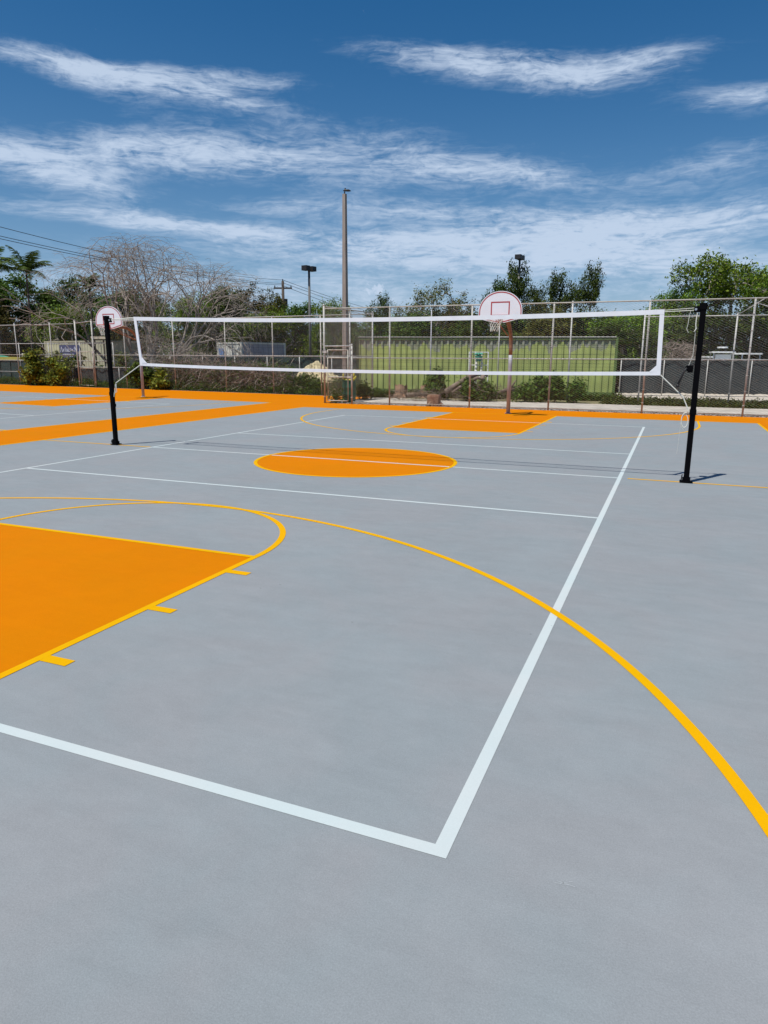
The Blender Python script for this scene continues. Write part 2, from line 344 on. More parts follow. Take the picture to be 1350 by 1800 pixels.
oq([(X0, YF), (X1+2.4, YF), (X1+2.4, FY-.03), (GX+.05, FY-.03), (X0, FY-.4)])
oq([(X1, YN-3), (X1+2.4, YN-3), (X1+2.4, YF-.001), (X1, YF-.001)])
oq([(A1, -13), (X0-.001, -13), (X0-.001, FY-.4), (GX+.04, FY-.02), (GX+.04, 27.9), (A1, flY(A1)-.2)])
oq([nsh[1], nsh[0], (A1-.001, flY(A1)-.2), (A0, flY(A0)-.2)])
oq([(-60, sh(-60, YF)[1]-1), nsh[1], (A0-.001, flY(A0)-.2), (-59, flY(-59)-.2)])
oq([(CX-KW, YN), (CX+KW, YN), (CX+KW, YN+5.79), (CX-KW, YN+5.79)]); oq([(CX-KW, YF-5.79), (CX+KW, YF-5.79), (CX+KW, YF-.001), (CX-KW, YF-.001)])
oq([(CX+CR*math.cos(t), 9+CR*math.sin(t)) for t in np.linspace(0, 2*math.pi, 97)[:-1]])
C2 = CX-2*HW-BW
oq([sh(C2-KW, YF-5.79), sh(C2+KW, YF-5.79), sh(C2+KW, YF-.001), sh(C2-KW, YF-.001)])
oq([sh(C2+CR*math.cos(t), 9+CR*math.sin(t)) for t in np.linspace(0, 2*math.pi, 65)[:-1]])
tag(ob.build('orange_court_paint', m_orange), kind='structure')
ident = lambda x, y: (x, y)
def seg(mb, x0, y0, x1, y1, z, tr=ident, wd=LWD, nn=1):
    d = np.array([x1-x0, y1-y0]); ln = np.hypot(*d); n_ = np.array([-d[1], d[0]])/ln*wd/2
    mb.poly([(*tr(*p), z) for p in ((x0-n_[0], y0-n_[1]), (x1-n_[0], y1-n_[1]), (x1+n_[0], y1+n_[1]), (x0+n_[0], y0+n_[1]))])
YW = .062
def arc(mb, cx, cy, r, a0, a1, z, tr=ident, n=64, LWD=YW):
    T = np.linspace(math.radians(a0), math.radians(a1), n+1)
    for a, b in zip(T[:-1], T[1:]):
        mb.poly([(*tr(cx+rr*math.cos(t), cy+rr*math.sin(t)), z) for rr, t in ((r-LWD, a), (r, a), (r, b), (r-LWD, b))])
def volley(tr, off, mb, z=.002):
    a, b = off, off+9; h = LWD/2
    seg(mb, a+h, 0, a+h, 18, z, tr); seg(mb, b-h, 0, b-h, 18, z, tr)
    for y in (h, 18-h): seg(mb, a+LWD, y, b-LWD, y, z, tr)
    for y in (6, 9, 12): seg(mb, a+LWD, y, b-LWD, y, z, tr)
wl = MB(); volley(ident, 0, wl); volley(sh, C2-CX, wl)
tag(wl.build('white_court_lines', m_white), kind='structure')
def bball(tr, cx, mb, z=.003, near=True):
    x0, x1 = cx-HW, cx+HW; h = LWD/2
    seg(mb, x0+h, YN, x0+h, YF, z, tr); seg(mb, x1-h, YN, x1-h, YF, z, tr)
    for y in (YN+h, YF-h): seg(mb, x0+LWD, y, x1-LWD, y, z, tr)
    seg(mb, x0+LWD+.0005, 9, cx-4.55, 9, z, tr); seg(mb, cx+4.56, 9, x1-LWD-.0005, 9, z, tr)
    arc(mb, cx, 9, CR, 0, 360, z, tr, 120)
    for s, yb in ((1, YN), (-1, YF)):
        ft = yb+s*5.79
        for sx_ in (-1, 1):
            seg(mb, cx+sx_*(KW-h), yb+s*(LWD+.0005), cx+sx_*(KW-h), ft, z, tr)
            for dd, ww in ((2.35, .15), (3.40, .082), (4.34, .082), (5.30, .082)):
                seg(mb, cx+sx_*(KW+.0005), yb+s*dd, cx+sx_*(KW+.2), yb+s*dd, z, tr, ww)
        seg(mb, cx-KW+LWD+.0005, ft-s*h, cx+KW-LWD-.0005, ft-s*h, z, tr)
        if s > 0: arc(mb, cx, ft+.0007, KW, 0, 180, z+.0004, tr); arc(mb, cx, yb+1.6, AR, 0, 180, z, tr, 120)
        else: arc(mb, cx, ft-.0007, KW, 180, 360, z+.0004, tr); arc(mb, cx, yb-1.6, AR, 180, 360, z, tr, 120)
        for sx_ in (-1, 1):
            seg(mb, cx+sx_*(AR-h), yb+s*(LWD+.0005), cx+sx_*(AR-h), yb+s*1.6, z, tr)
yl = MB(); bball(ident, CX, yl); bball(sh, C2, yl)
tag(yl.build('yellow_court_lines', m_yellow), kind='structure')
# light chalky scuffs on the court near the camera
sc_ = MB(); random.seed(4)
for (u, v, a_, l_) in ((975, 1552, 8, .05), (985, 1553, 32, .045), (980, 1549, -5, .06), (370, 1052, 5, .05)):
    p = gnd(u, v); t = math.radians(a_); seg(sc_, p[0], p[1], p[0]+l_*math.cos(t), p[1]+l_*math.sin(t), .0012, ident, .0025)
tag(sc_.build('court_scuffs', mat('chalk_scuff', (.33, .36, .38), .9)), kind='structure')
# beyond the fence
tag(MB().prism([(GX+.1, FY+.05), (40, FY+.05), (40, 27.6), (GX+.1, 28.1)], -.13, -.015).build('concrete_path', m_walk), kind='structure')
tag(MB().prism([(-3.0, 28.101), (40, 27.601), (60, 31.2), (-3, 31.2)], -.13, -.03).build('grass_verge', m_turf), kind='structure')
tag(MB().prism([(-3, 31.201), (60, 31.201), (70, 42), (-3, 42)], -.13, -.02).build('pavement', m_pave), kind='structure')

# ------------------------------------------------------------------ chain-link
def chain(name, P0, P1, z0, z1, parent, pitch=.072, r=.0032, m=None):
    P0 = np.array(P0[:2], float); P1 = np.array(P1[:2], float); Ln = np.hypot(*(P1-P0)); d = (P1-P0)/Ln; nrm = np.array([-d[1], d[0]])
    nw = int(Ln/pitch); nv = int((z1-z0)/(pitch/2))+1
    i = np.arange(nw)[:, None]; j = np.arange(nv)[None, :]
    rng = np.random.default_rng(int(abs(P0[0]*100)+abs(P1[1]*10)))
    s = (i+.5)*pitch+np.where(j % 2 == 0, -1, 1)*pitch*.5*np.where(i % 2 == 0, 1, 1)
    # neighbouring wires mirror one another so that they lock into diamonds
    s = (i+.5)*pitch*1.0+np.where((j+i) % 2 == 0, -1, 1)*pitch*.5
    z = z0+j*pitch/2+0*i
    wob = .012*np.sin(s*1.3+1)+.008*np.sin(s*3.1)*np.sin(z*2)
    s = s+.006*np.sin(z*2.3+s*.9)+0*z
    off = np.where((j % 2) == 0, -.0018, .0018)+wob
    cx = P0[0]+d[0]*s+nrm[0]*off; cy = P0[1]+d[1]*s+nrm[1]*off
    V = np.zeros((nw, nv, 3, 3)); 
    for k in range(3):
        a = 2*math.pi*k/3
        V[:, :, k, 0] = cx+(d[0]*math.cos(a)*1.2+nrm[0]*math.sin(a))*r; V[:, :, k, 1] = cy+(d[1]*math.cos(a)*1.2+nrm[1]*math.sin(a))*r; V[:, :, k, 2] = z+math.cos(a)*r*.3
    idx = np.arange(nw*nv*3).reshape(nw, nv, 3)
    Q = []
    for k in range(3):
        k2 = (k+1) % 3
        Q.append(np.stack([idx[:, :-1, k], idx[:, :-1, k2], idx[:, 1:, k2], idx[:, 1:, k]], -1).reshape(-1, 4))
    return npmesh(name, V.reshape(-1, 3), np.concatenate(Q), m or m_wire, parent)
def postmb(x, y, h, r=.03, z0=-.12, lean=0.):
    b = MB().tube([(x, y, z0), (x+lean, y, h)], r, 10); b.ball((x+lean, y, h+.005), r*1.25, 8, (1, 1, .8)); return b
def clamps(b, x, y, zs, r):
    for z in zs: b.tube([(x, y, z-.012), (x, y, z+.012)], r*1.28, 10)
    return b
# near fence, right of the corner
FH = 3.66
nf = thing('chain_link_fence', 'tall chain link fence along the far edge of the near court, right of the gate', 'fence')
posts = [gnd(691, 711)[0], gnd(823, 717)[0], gnd(961, 722)[0], gnd(1127, 727.5)[0], 11.75, 14.75]
for i, x in enumerate(posts):
    pb = clamps(postmb(x, FY, FH, .031, lean=.02*(i % 3-1)), x, FY, (.35, .8, 1.3, 2.2, 2.7, 3.2), .031)
    pb.build('post', m_postr if i < 4 else m_galv, nf, True)
MB().tube([(GX, FY, FH), (16, FY, FH+.02)], .022, 8).build('top_rail', m_galvr, nf, True)
MB().tube([(GX+1.2, FY+.01, 1.78), (16, FY+.01, 1.80)], .02, 8).build('mid_rail', m_galv, nf, True)
MB().tube([(GX+1.2, FY+.01, .07), (16, FY+.01, .07)], .02, 8).build('bottom_rail', m_galvr, nf, True)
MB().tube([(11.75, FY, 3.55), (13.6, FY+.02, 2.9)], .014, 6).build('brace', m_galv, nf, True)
chain('wire_mesh', (GX+1.23, FY-.035), (16.2, FY-.035), .05, FH, nf)
chain('wire_mesh', (GX+.05, FY-.035), (GX+1.22, FY-.035), 2.27, FH, nf)
# gate
gt = thing('pedestrian_gate', 'narrow chain link gate with a top bar, shut between two posts at the fence corner', 'gate')
for x, h in ((GX, FH+.12), (GX+1.2, 2.27)):
    clamps(postmb(x, FY+.0, h, .04), x, FY, (.25, 1.2, 2.1, 1.9), .04).build('gate_post', m_postr, gt, True)
MB().tube([(GX+.04, FY, 2.23), (GX+1.2, FY, 2.23)], .024, 8).build('header', m_galv, gt, True)
gf = MB(); gx0, gx1 = GX+.13, GX+1.02
for z in (.1, 1.03, 1.78, 2.08): gf.tube([(gx0, FY+.03, z), (gx1, FY+.03, z)], .021, 8)
for x in (gx0, gx1): gf.tube([(x, FY+.03, .1), (x, FY+.03, 2.08)], .021, 8)
gf.build('gate_frame', m_galvr, gt, True)
chain('wire_mesh', (gx0, FY+.03), (gx1, FY+.03), .1, 2.08, gt)
MB().box(GX-.05, GX+.12, FY-.06, FY+.03, 1.96, 2.06).build('hinge', m_galv, gt)
MB().box(gx1-.02, gx1+.14, FY-.02, FY+.06, 1.0, 1.08).build('latch', m_galv, gt)
# side fence going back from the gate
SX, SY = GX+.03, 28.05
sf = thing('chain_link_fence', 'short chain link fence running back from the gate past the concrete pole', 'fence')
for y in (25.6, SY): clamps(postmb(GX, y, FH+.15, .038), GX, y, (.4, 1.2, 2.4, 3.1), .038).build('post', m_galv, sf, True)
MB().tube([(GX, FY+.05, FH+.08), (GX, SY, FH+.12)], .022, 8).build('top_rail', m_galvr, sf, True)
MB().tube([(GX, FY+.05, 1.8), (GX, SY, 1.8)], .02, 8).build('mid_rail', m_galv, sf, True)
chain('wire_mesh', (GX+.03, FY+.06), (GX+.03, SY), .02, FH+.1, sf)
# left fence
lf = thing('chain_link_fence', 'long chain link fence behind the far left court, with brush growing against it', 'fence')
LX = [gnd(555, 696)[0], gnd(469, 693)[0], gnd(385, 690)[0], gnd(300, 686.5)[0], gnd(222, 683)[0]]
for i, x in enumerate(LX+[-25.4, -28.6, -32.0, -35.4]):
    clamps(postmb(x, flY(x), FH+.08, .03, lean=.03*((i*7) % 3-1)), x, flY(x), (.5, 1.5, 2.6, 3.2), .03).build('post', m_postr if i < 5 else m_galv, lf, True)
xa, xb = GX-.03, -21.6
MB().tube([(xa, flY(xa), FH+.08), (xb, flY(xb), FH+.05)], .021, 8).build('top_rail', m_galv, lf, True)
MB().tube([(xa, flY(xa), 1.86), (xb, flY(xb), 1.86)], .02, 8).build('mid_rail', m_galv, lf, True)
chain('wire_mesh', (xa, flY(xa)-.035), (xb, flY(xb)-.035), .02, FH+.05, lf, r=.0026)
xc, xd = -23.3, -38
MB().tube([(xc, flY(xc), FH-.02), (xd, flY(xd), FH+.0)], .021, 8).build('top_rail', m_galv, lf, True)
MB().tube([(xc, flY(xc), 1.84), (xd, flY(xd), 1.86)], .02, 8).build('mid_rail', m_galvr, lf, True)
chain('wire_mesh', (xc, flY(xc)-.035), (xd, flY(xd)-.035), .02, FH, lf, r=.0024)
# gate in left fence
lg = thing('pedestrian_gate', 'rusty chain link gate in the left fence beside the leafy shrub', 'gate')
for x in (-21.75, -23.15):
    y = flY(x); clamps(postmb(x, y, FH+.15, .045), x, y, (.3, 1.2, 2.0, 3.0), .045).build('gate_post', m_postr, lg, True)
gg = MB(); y = flY(-22.5)
for z in (.1, 1.1, 2.05): gg.tube([(-23.0, flY(-23)+.03, z), (-21.9, flY(-21.9)+.03, z)], .022, 8)
for x in (-23.0, -21.9): gg.tube([(x, flY(x)+.03, .1), (x, flY(x)+.03, 2.05)], .022, 8)
gg.build('gate_frame', m_galvr, lg, True)
chain('wire_mesh', (-23.0, flY(-23)+.03), (-21.9, flY(-21.9)+.03), .1, 2.05, lg)
MB().tube([(-23.15, flY(-23.15), FH-.0), (-21.75, flY(-21.75), FH+.1)], .021, 8).build('top_rail', m_galv, lg, True)
MB().box(-21.86, -21.68, flY(-21.8)-.06, flY(-21.8)+.03, 1.95, 2.06).build('hinge', m_galv, lg)

# second fence line on the far side of the path
rf = thing('chain_link_fence', 'second tall fence beyond the concrete path at the right, with a diagonal top brace', 'fence')
D2 = 28.9
pA, pB, pC = gnd(1121, 711), gnd(1279, 714), gnd(1400, 719)
zt = topz(1290, 556, np.dot(pB-CAM, HF))
for p in (pA, pB, pC): clamps(postmb(p[0], p[1], zt+.1, .032), p[0], p[1], (.5, 1.6, 2.6), .032).build('post', m_galv, rf, True)
MB().tube([(pA[0], pA[1], zt), (pC[0], pC[1], zt)], .021, 8).build('top_rail', m_galv, rf, True)
MB().tube([(pB[0], pB[1], zt+.05), (pB[0]+.75, pB[1]-1.1, zt+.55)], .018, 8).build('brace', m_galv, rf, True)
chain('wire_mesh', pA, pC, .05, zt, rf, pitch=.10, r=.003)
wf = thing('wire_fence', 'open wire fence with thin horizontal strands and slim posts in front of the green container', 'fence')
qs = [base(651, 33.0), base(757, 32.2), base(876, 31.0), base(1001, 29.9), pA]
for i, q in enumerate(qs[1:4]):
    postmb(q[0], q[1], (3.9, 3.75, 4.1)[i], (.024, .022, .032)[i]).build('post', m_galv if i else m_polep, wf, True)
for z in (1.35, 1.62, 1.98, 2.35, 2.62):
    pts = []
    for a, b in zip(qs[:-1], qs[1:]):
        for t in (0, .5): p = a+(b-a)*t; pts.append((p[0], p[1], z-(.02 if t else 0)))
    pts.append((qs[-1][0], qs[-1][1], z)); MB().tube(pts, .0055, 5).build('wire_strand', m_cord, wf)

# ------------------------------------------------------------------ volleyball net and posts
def vpost(xb, label, side, crank):
    t = thing('volleyball_post', label, 'net post', (xb, 9, 0), 0, 'volleyball net posts')
    MB().bev(-.0385, .0385, -.0385, .0385, .0, 2.5, .008).build('pole', m_black, t)
    b = MB().bev(-.09, .09, -.075, .075, .012, .026, .01); b.bev(-.055, .055, -.055, .055, .026, .075, .01)
    b.tube([(side*.07, 0, .02), (side*.06, .0, .12)], .008, 6)
    b.build('base_plate', m_black, t)
    MB().bev(-.046, .046, -.046, .046, 1.0, 1.075, .01).build('collar', m_black, t)
    h = MB().bev(-.05, .05, -.045, .045, 2.47, 2.56, .012); h.box(-.045+side*.075, .045+side*.075, -.022, .022, 2.435, 2.515)
    h.build('head', m_black, t)
    MB().tube([(side*.095, -.03, 2.475), (side*.095, .03, 2.475)], .017, 12).build('pulley', m_steel, t)
    if crank:
        k = MB().bev(-.035+side*.09, .035+side*.09, -.045, .045, 1.60, 1.70, .01); k.tube([(side*.12, -.05, 1.66), (side*.12, .05, 1.66)], .042, 14)
        wi = k.build('winch', m_black, t)
        c = MB().tube([(side*.14, -.06, 1.665), (side*.17, -.065, 1.62), (side*.235, -.07, 1.43)], [.014, .012, .017], 8); c.tube([(side*.235, -.07, 1.43), (side*.242, -.072, 1.39)], .02, 8)
        c.build('crank_handle', m_blackp, wi, True)
    else:
        MB().tube([(side*.06-.0, .0, .07), (side*.085, 0, .07)], .045, 12).build('transport_wheel', m_blackp, t)
        MB().box(side*.04-.015, side*.04+.015, -.03, .03, .78, .84).build('cleat', m_black, t)
    return t
XR, XL = 9.907, -.90
vpost(XR, 'black square volleyball post with winch handle at the right end of the net', -1, True)
lp = vpost(XL, 'black volleyball post at the left end of the net, in front of the left hoop', 1, False)
# wheel of the left post sits on its outer side
for c_ in lp.children:
    if c_.name.startswith('transport_wheel'): c_.location = (-.145, 0, 0)
vn = thing('volleyball_net', 'black volleyball net with white tape borders strung between the black posts', 'net')
top = [atY(u, v, 9) for u, v in ((235, 560), (330, 562), (450, 562.6), (560, 562.5), (670, 561.8), (860, 558), (1000, 554), (1120, 550), (1168, 548))]
bot = [atY(u, v, 9) for u, v in ((247, 640.5), (330, 644), (450, 648.2), (560, 651.5), (670, 653.8), (860, 655.8), (1000, 656.3), (1120, 656.5), (1161, 656.8))]
def smoothcurve(P, n=40):
    x = np.array([p[0] for p in P]); z = np.array([p[2] for p in P]); c = np.polyfit(x, z, 3); xs = np.linspace(x[0], x[-1], n); return xs, np.polyval(c, xs)
tx, tz = smoothcurve(top); bx_, bz = smoothcurve(bot)
print('net z', tz[[0, 20, 39]], bz[[0, 20, 39]])
def ribbon(xs, zs, hw, th=.006, y=9.0, wav=0.):
    b = MB(); n = len(xs); k = 0
    for i in range(n):
        yy = y+wav*math.sin(i*1.9)
        b.v += [(xs[i], yy-th, zs[i]-hw), (xs[i], yy+th, zs[i]-hw), (xs[i], yy+th, zs[i]+hw), (xs[i], yy-th, zs[i]+hw)]
    for i in range(n-1):
        for j in range(4): a = i*4+j; c = i*4+(j+1) % 4; b.f.append((a, a+4, c+4, c))
    b.f += [(0, 1, 2, 3), (4*n-1, 4*n-2, 4*n-3, 4*n-4)]; return b
ribbon(tx, tz, .034, .005, 9, .004).build('top_tape', m_tape, vn)
ribbon(bx_, bz, .027, .005, 9, .003).build('bottom_tape', m_tape, vn)
for e, s in ((0, 1), (-1, -1)):
    a = (tx[e], tz[e]); b2 = (bx_[e], bz[e]); wdt = .03
    t_ = MB(); v_ = [(a[0], 9.007, a[1]+.03), (a[0]+s*.062, 9.007, a[1]+.03), (b2[0]+s*.062, 9.007, b2[1]-.026), (b2[0], 9.007, b2[1]-.026)]
    t_.v = v_+[(x, y-.014, z) for x, y, z in v_]; t_.f = [(0, 1, 2, 3), (7, 6, 5, 4)]+[(i, i+4, (i+1) % 4+4, (i+1) % 4) for i in range(4)]
    k = len(t_.v); g = [(b2[0]+s*.05, b2[1]+.02), (b2[0]+s*.05, b2[1]+.13), (b2[0]+s*.16, b2[1]+.02)]
    t_.v += [(x, 9.008, z) for x, z in g]+[(x, 8.992, z) for x, z in g]; t_.f += [(k, k+1, k+2), (k+5, k+4, k+3), (k, k+3, k+4, k+1), (k+1, k+4, k+5, k+2), (k+2, k+5, k+3, k)]
    t_.build('side_tape', m_tape, vn)
nm = MB(); nz_ = 9
for i in range(1, nz_):
    f_ = i/nz_; pts = []
    for q in np.linspace(0, 1, 24):
        xt = tx[0]+(tx[-1]-tx[0])*q; xb2 = bx_[0]+(bx_[-1]-bx_[0])*q
        zt_ = np.interp(xt, tx, tz); zb_ = np.interp(xb2, bx_, bz); pts.append((xt+(xb2-xt)*f_, 9, zt_+(zb_-zt_)*f_))
    nm.tube(pts, .0016, 3, False)
for q in np.linspace(0, 1, 95)[1:-1]:
    xt = tx[0]+(tx[-1]-tx[0])*q; xb2 = bx_[0]+(bx_[-1]-bx_[0])*q
    nm.tube([(xt, 9.001, np.interp(xt, tx, tz)-.03), (xb2, 9.001, np.interp(xb2, bx_, bz)+.025)], .0016, 3, False)
nm.build('netting', m_cord, vn)
def ropetube(pts, r, n): MB().tube(pts, r, n).build('rope', m_rope, vn)
PR = (XR-.10, 9, 2.478)
ropetube([(tx[-1], 9, tz[-1]+.02), (PR[0], 9, 2.495)], .0045, 6); ropetube([(tx[-1], 9, tz[-1]+.0), (PR[0], 9, 2.462)], .0055, 6)
q1 = atY(1201, 698, 9); ropetube([(bx_[-1], 9, bz[-1]-.02), tuple(q1), (XR-.05, 8.99, 1.035)], .009, 6)
ropetube([atY(1214, 547, 8.98), atY(1211, 560, 8.98), atY(1209, 572, 8.98), atY(1207, 578, 8.98), atY(1210, 585, 8.98)], .0035, 5)
ropetube([atY(1226, 550, 8.97), atY(1224, 562, 8.97), atY(1223, 572, 8.97), atY(1224, 578, 8.97), atY(1220, 583, 8.97)], .0075, 6)
ropetube([atY(1223, 575, 8.98), atY(1221, 600, 8.98), atY(1218, 625, 8.98), (XR-.13, 8.98, 1.66)], .0035, 5)
lo = []
for k in range(26):
    a = k/25*math.pi*3.2; lo.append((XR-.10+.045*math.cos(a+1.2), 8.97+.004*k/5, .93+.10*math.sin(a+1.2)-.002*k))
ropetube(lo, .006, 5)
ropetube([(XR-.135, 8.97, 1.0), (XR-.15, 8.97, .8), (XR-.155, 8.96, .6), (XR-.165, 8.96, .42)], .0018, 4)
PL = (XL+.10, 9, 2.478)
ropetube([(tx[0], 9, tz[0]+.015), (PL[0], 9, 2.49)], .010, 6); ropetube([(tx[0], 9, tz[0]-.01), (PL[0], 9, 2.465)], .006, 6)
q2 = atY(204, 673, 9); ropetube([(bx_[0], 9, bz[0]-.01), tuple(q2), (XL+.05, 8.99, .98)], .009, 6)
ropetube([tuple(q2), tuple(q2+np.array([.002, 0, -.18])), tuple(q2+np.array([-.03, 0, -.2])), tuple(q2+np.array([-.025, 0, -.03]))], .006, 5)


# ------------------------------------------------------------------ basketball hoops
def hoop(loc, rz, label, reach, zb=2.87, wob=0.):
    t = thing('basketball_hoop', label, 'basketball hoop', loc, rz, 'basketball hoops by the far fence')
    H = .93; zc = zb
    p = MB().tube([(0, 0, -.05), (0, 0, 1.62), (-.005, 0, 1.9)], .064, 16); p.tube([(0, 0, .004), (0, 0, .022)], .11, 16); p.build('pole', m_polep, t, True)
    pts = [(-.005, 0, 1.88)]
    for k in range(9):
        a = k/8*math.radians(80); pts.append((-.005, -(reach-.22)*.62*(1-math.cos(a)), 2.15+.86*math.sin(a)))
    pts.append((0, -reach+.14, 3.06))
    MB().tube(pts, .062, 14).build('gooseneck', m_rust, t, True)
    for s in (-1, 1):
        MB().tube([(s*.04, -.28, 2.5), (s*.16, -reach+.11, 2.95)], .02, 8).build('brace', m_rust, t); MB().tube([(0, -reach+.3, 3.06), (s*.4, -reach+.06, 3.4)], .018, 8).build('brace', m_rust, t)
    MB().box(-.28, .28, -reach+.04, -reach+.075, 2.98, 3.14).build('mounting_plate', m_rust, t)
    def outline(o):     # fan shape, inset by o
        P = [(-.16, o), (.16, o), (.66-o, .115+o), (.685-o, .16+o), (.685-o, .33)]
        for k in range(1, 24):
            a = math.pi*k/24; P.append(((.685-o)*math.cos(a), .33+(H-.33-o)*math.sin(a)))
        P += [(-.685+o, .33), (-.685+o, .16+o), (-.66+o, .115+o)]; return P
    yb = -reach
    X = Matrix.Translation((0, yb, zc)) @ Matrix.Rotation(math.pi/2, 4, 'X')
    bd = MB().prism(outline(0), -.035, 0, X).build('backboard', m_board, t)
    def ring(o1, o2, name):
        b = MB(); A = outline(o1); B = outline(o2); n = len(A); yy = yb-.003
        V0 = [(x, yy, zc+z) for x, z in A]+[(x, yy, zc+z) for x, z in B]; V1 = [(x, y+.0035, z) for x, y, z in V0]
        b.v = V0+V1
        for i in range(n):
            j = (i+1) % n; b.f += [(i, j, n+j, n+i), (2*n+i, i, n+i, 3*n+i)][:1]
        return b.build(name, m_red, bd)
    ring(.022, .052, 'red_border')
    s_ = MB(); z0, z1, hx, tk = .20, .62, .295, .035
    for x0, x1, a, b_ in ((-hx, hx, z1-tk, z1), (-hx, hx, z0, z0+tk), (-hx, -hx+tk, z0+tk+.0005, z1-tk-.0005), (hx-tk, hx, z0+tk+.0005, z1-tk-.0005)):
        s_.box(x0, x1, yb-.0038, yb-.0005, zc+a, zc+b_)
    s_.build('target_square', m_red, bd)
    rim = MB(); ry, rzz = yb-.38, zc+.155
    rim.tube([(.228*math.cos(a), ry+.228*math.sin(a), rzz) for a in np.linspace(0, 2*math.pi, 33)], .0095, 8, False)
    rim.box(-.07, .07, yb-.15, yb-.004, rzz-.045, rzz+.015)
    for s in (-1, 1): rim.tube([(s*.06, yb-.01, rzz-.13), (s*.13, ry+.18, rzz-.01)], .008, 6)
    rim.box(-.06, .06, yb-.012, yb-.004, rzz-.16, rzz+.03)
    rim.build('rim', m_rim, t)
    net = MB(); nS = 12; lv = [(0, .222), (-.09, .205), (-.17, .175), (-.25, .145), (-.33, .125), (-.42, .118)]
    for k in range(nS):
        for s in (0, 1):
            pts = []
            for i, (dz, rr) in enumerate(lv):
                a = 2*math.pi*(k+(.5 if (i % 2) else 0)*(1 if s else -1))/nS; pts.append((rr*math.cos(a)+wob*dz*.12, ry+rr*math.sin(a), rzz+dz+(.015*math.sin(k*2.1) if i == 5 else 0)))
            net.tube(pts, .0065, 4, False)
    net.build('hoop_net', m_rope, t)
    return t
pr = gnd(893, 727)
hoop((pr[0], pr[1], 0), math.radians(-3), 'basketball hoop with white fan backboard right behind the volleyball net', 1.42, 2.86, 1.0)
pl_ = gnd(252, 697.5)
tgt = np.array([-13.05, 21.75]); dv = tgt-pl_[:2]
hoop((pl_[0], pl_[1], 0), math.radians(2), 'basketball hoop with white fan backboard at the far left court, behind the left net post', 1.86, 2.90, -1)

# ------------------------------------------------------------------ containers, screens, poles
def worn_green():
    m = mat('container_green', (.37, .44, .14), .6, var=.25, vscale=1.1)
    t = m.node_tree; n = t.nodes; l = t.links; b = n['Principled BSDF']; src = b.inputs['Base Color'].links[0].from_socket
    tcn = n.new('ShaderNodeTexCoord'); sp = n.new('ShaderNodeSeparateXYZ'); l.new(tcn.outputs['Object'], sp.inputs[0])
    mp = n.new('ShaderNodeMapping'); mp.inputs['Scale'].default_value = (1, 1, .22); l.new(tcn.outputs['Object'], mp.inputs[0])
    no = n.new('ShaderNodeTexNoise'); no.inputs['Scale'].default_value = 1.9; no.inputs['Detail'].default_value = 3; l.new(mp.outputs[0], no.inputs['Vector'])
    a = n.new('ShaderNodeMath'); a.operation = 'MULTIPLY_ADD'; a.inputs[1].default_value = 1.6; a.inputs[2].default_value = 1.35; l.new(no.outputs[0], a.inputs[0])
    g = n.new('ShaderNodeMath'); g.operation = 'GREATER_THAN'; l.new(sp.outputs[2], g.inputs[0]); l.new(a.outputs[0], g.inputs[1])
    n2 = n.new('ShaderNodeTexNoise'); n2.inputs['Scale'].default_value = 5; n2.inputs['Detail'].default_value = 4; l.new(tcn.outputs['Object'], n2.inputs['Vector'])
    r2 = n.new('ShaderNodeMapRange'); r2.inputs[1].default_value = .45; r2.inputs[2].default_value = .6; l.new(n2.outputs[0], r2.inputs[0])
    c = n.new('ShaderNodeMixRGB'); c.inputs[1].default_value = (.22, .25, .15, 1); c.inputs[2].default_value = (.30, .31, .25, 1); l.new(r2.outputs[0], c.inputs[0])
    mx = n.new('ShaderNodeMixRGB'); l.new(g.outputs[0], mx.inputs[0]); l.new(src, mx.inputs[1]); l.new(c.outputs[0], mx.inputs[2]); l.new(mx.outputs[0], b.inputs['Base Color'])
    return m
def container(P0, P1, z0, h, mw, mf, label, pitch=.28, depth=2.44, amp=.018, mend=None, doors=False):
    P0 = np.array(P0[:2]); P1 = np.array(P1[:2]); d = P1-P0; Ln = float(np.hypot(*d))
    t = thing('shipping_container', label, 'container', (P0[0], P0[1], z0), math.atan2(d[1], d[0]))
    def corr(name, a, b, y0, nrm, m, along='x'):
        b_ = MB(); n = max(2, int(round((b-a)/pitch))); pts = []
        for i in range(n):
            x = a+(b-a)*i/n; w_ = (b-a)/n
            pts += [(x, 0), (x+w_*.28, 0), (x+w_*.42, 1), (x+w_*.86, 1)]
        pts.append((b, 0)); k = len(pts); V = []
        for z in (.16, h-.1):
            for x, o in pts:
                V.append((x, y0+nrm*amp*2*o, z) if along == 'x' else (y0+nrm*amp*2*o, x, z))
        b_.v = V; b_.f = [(i, i+1, k+i+1, k+i) for i in range(k-1)]; return b_.build(name, m, t)
    corr('corrugated_side', .1, Ln-.1, .03, 1, mw); corr('corrugated_side', .1, Ln-.1, depth-.03, -1, mw)
    corr('end_wall', .1, depth-.1, .03, 1, mend or mw, 'y'); corr('end_wall', .1, depth-.1, Ln-.03, -1, mend or mw, 'y')
    MB().box(.05, Ln-.05, .05, depth-.05, h-.06, h-.03).build('roof', mf, t)
    for x in (0, Ln-.12):
        for y_ in (0, depth-.12): MB().box(x, x+.12, y_, y_+.12, 0, h).build('corner_post', mf, t)
    for y_ in (.004, depth-.084):
        MB().box(.12, Ln-.12, y_, y_+.08, 0, .15).build('frame_rail', mf, t); MB().box(.12, Ln-.12, y_, y_+.06, h-.11, h-.004).build('frame_rail', mf, t)
    for x in (.004, Ln-.084):
        MB().box(x, x+.08, .12, depth-.12, 0, .15).build('frame_rail', mf, t); MB().box(x, x+.08, .12, depth-.12, h-.11, h-.004).build('frame_rail', mf, t)
    return t, Ln
mg = worn_green()
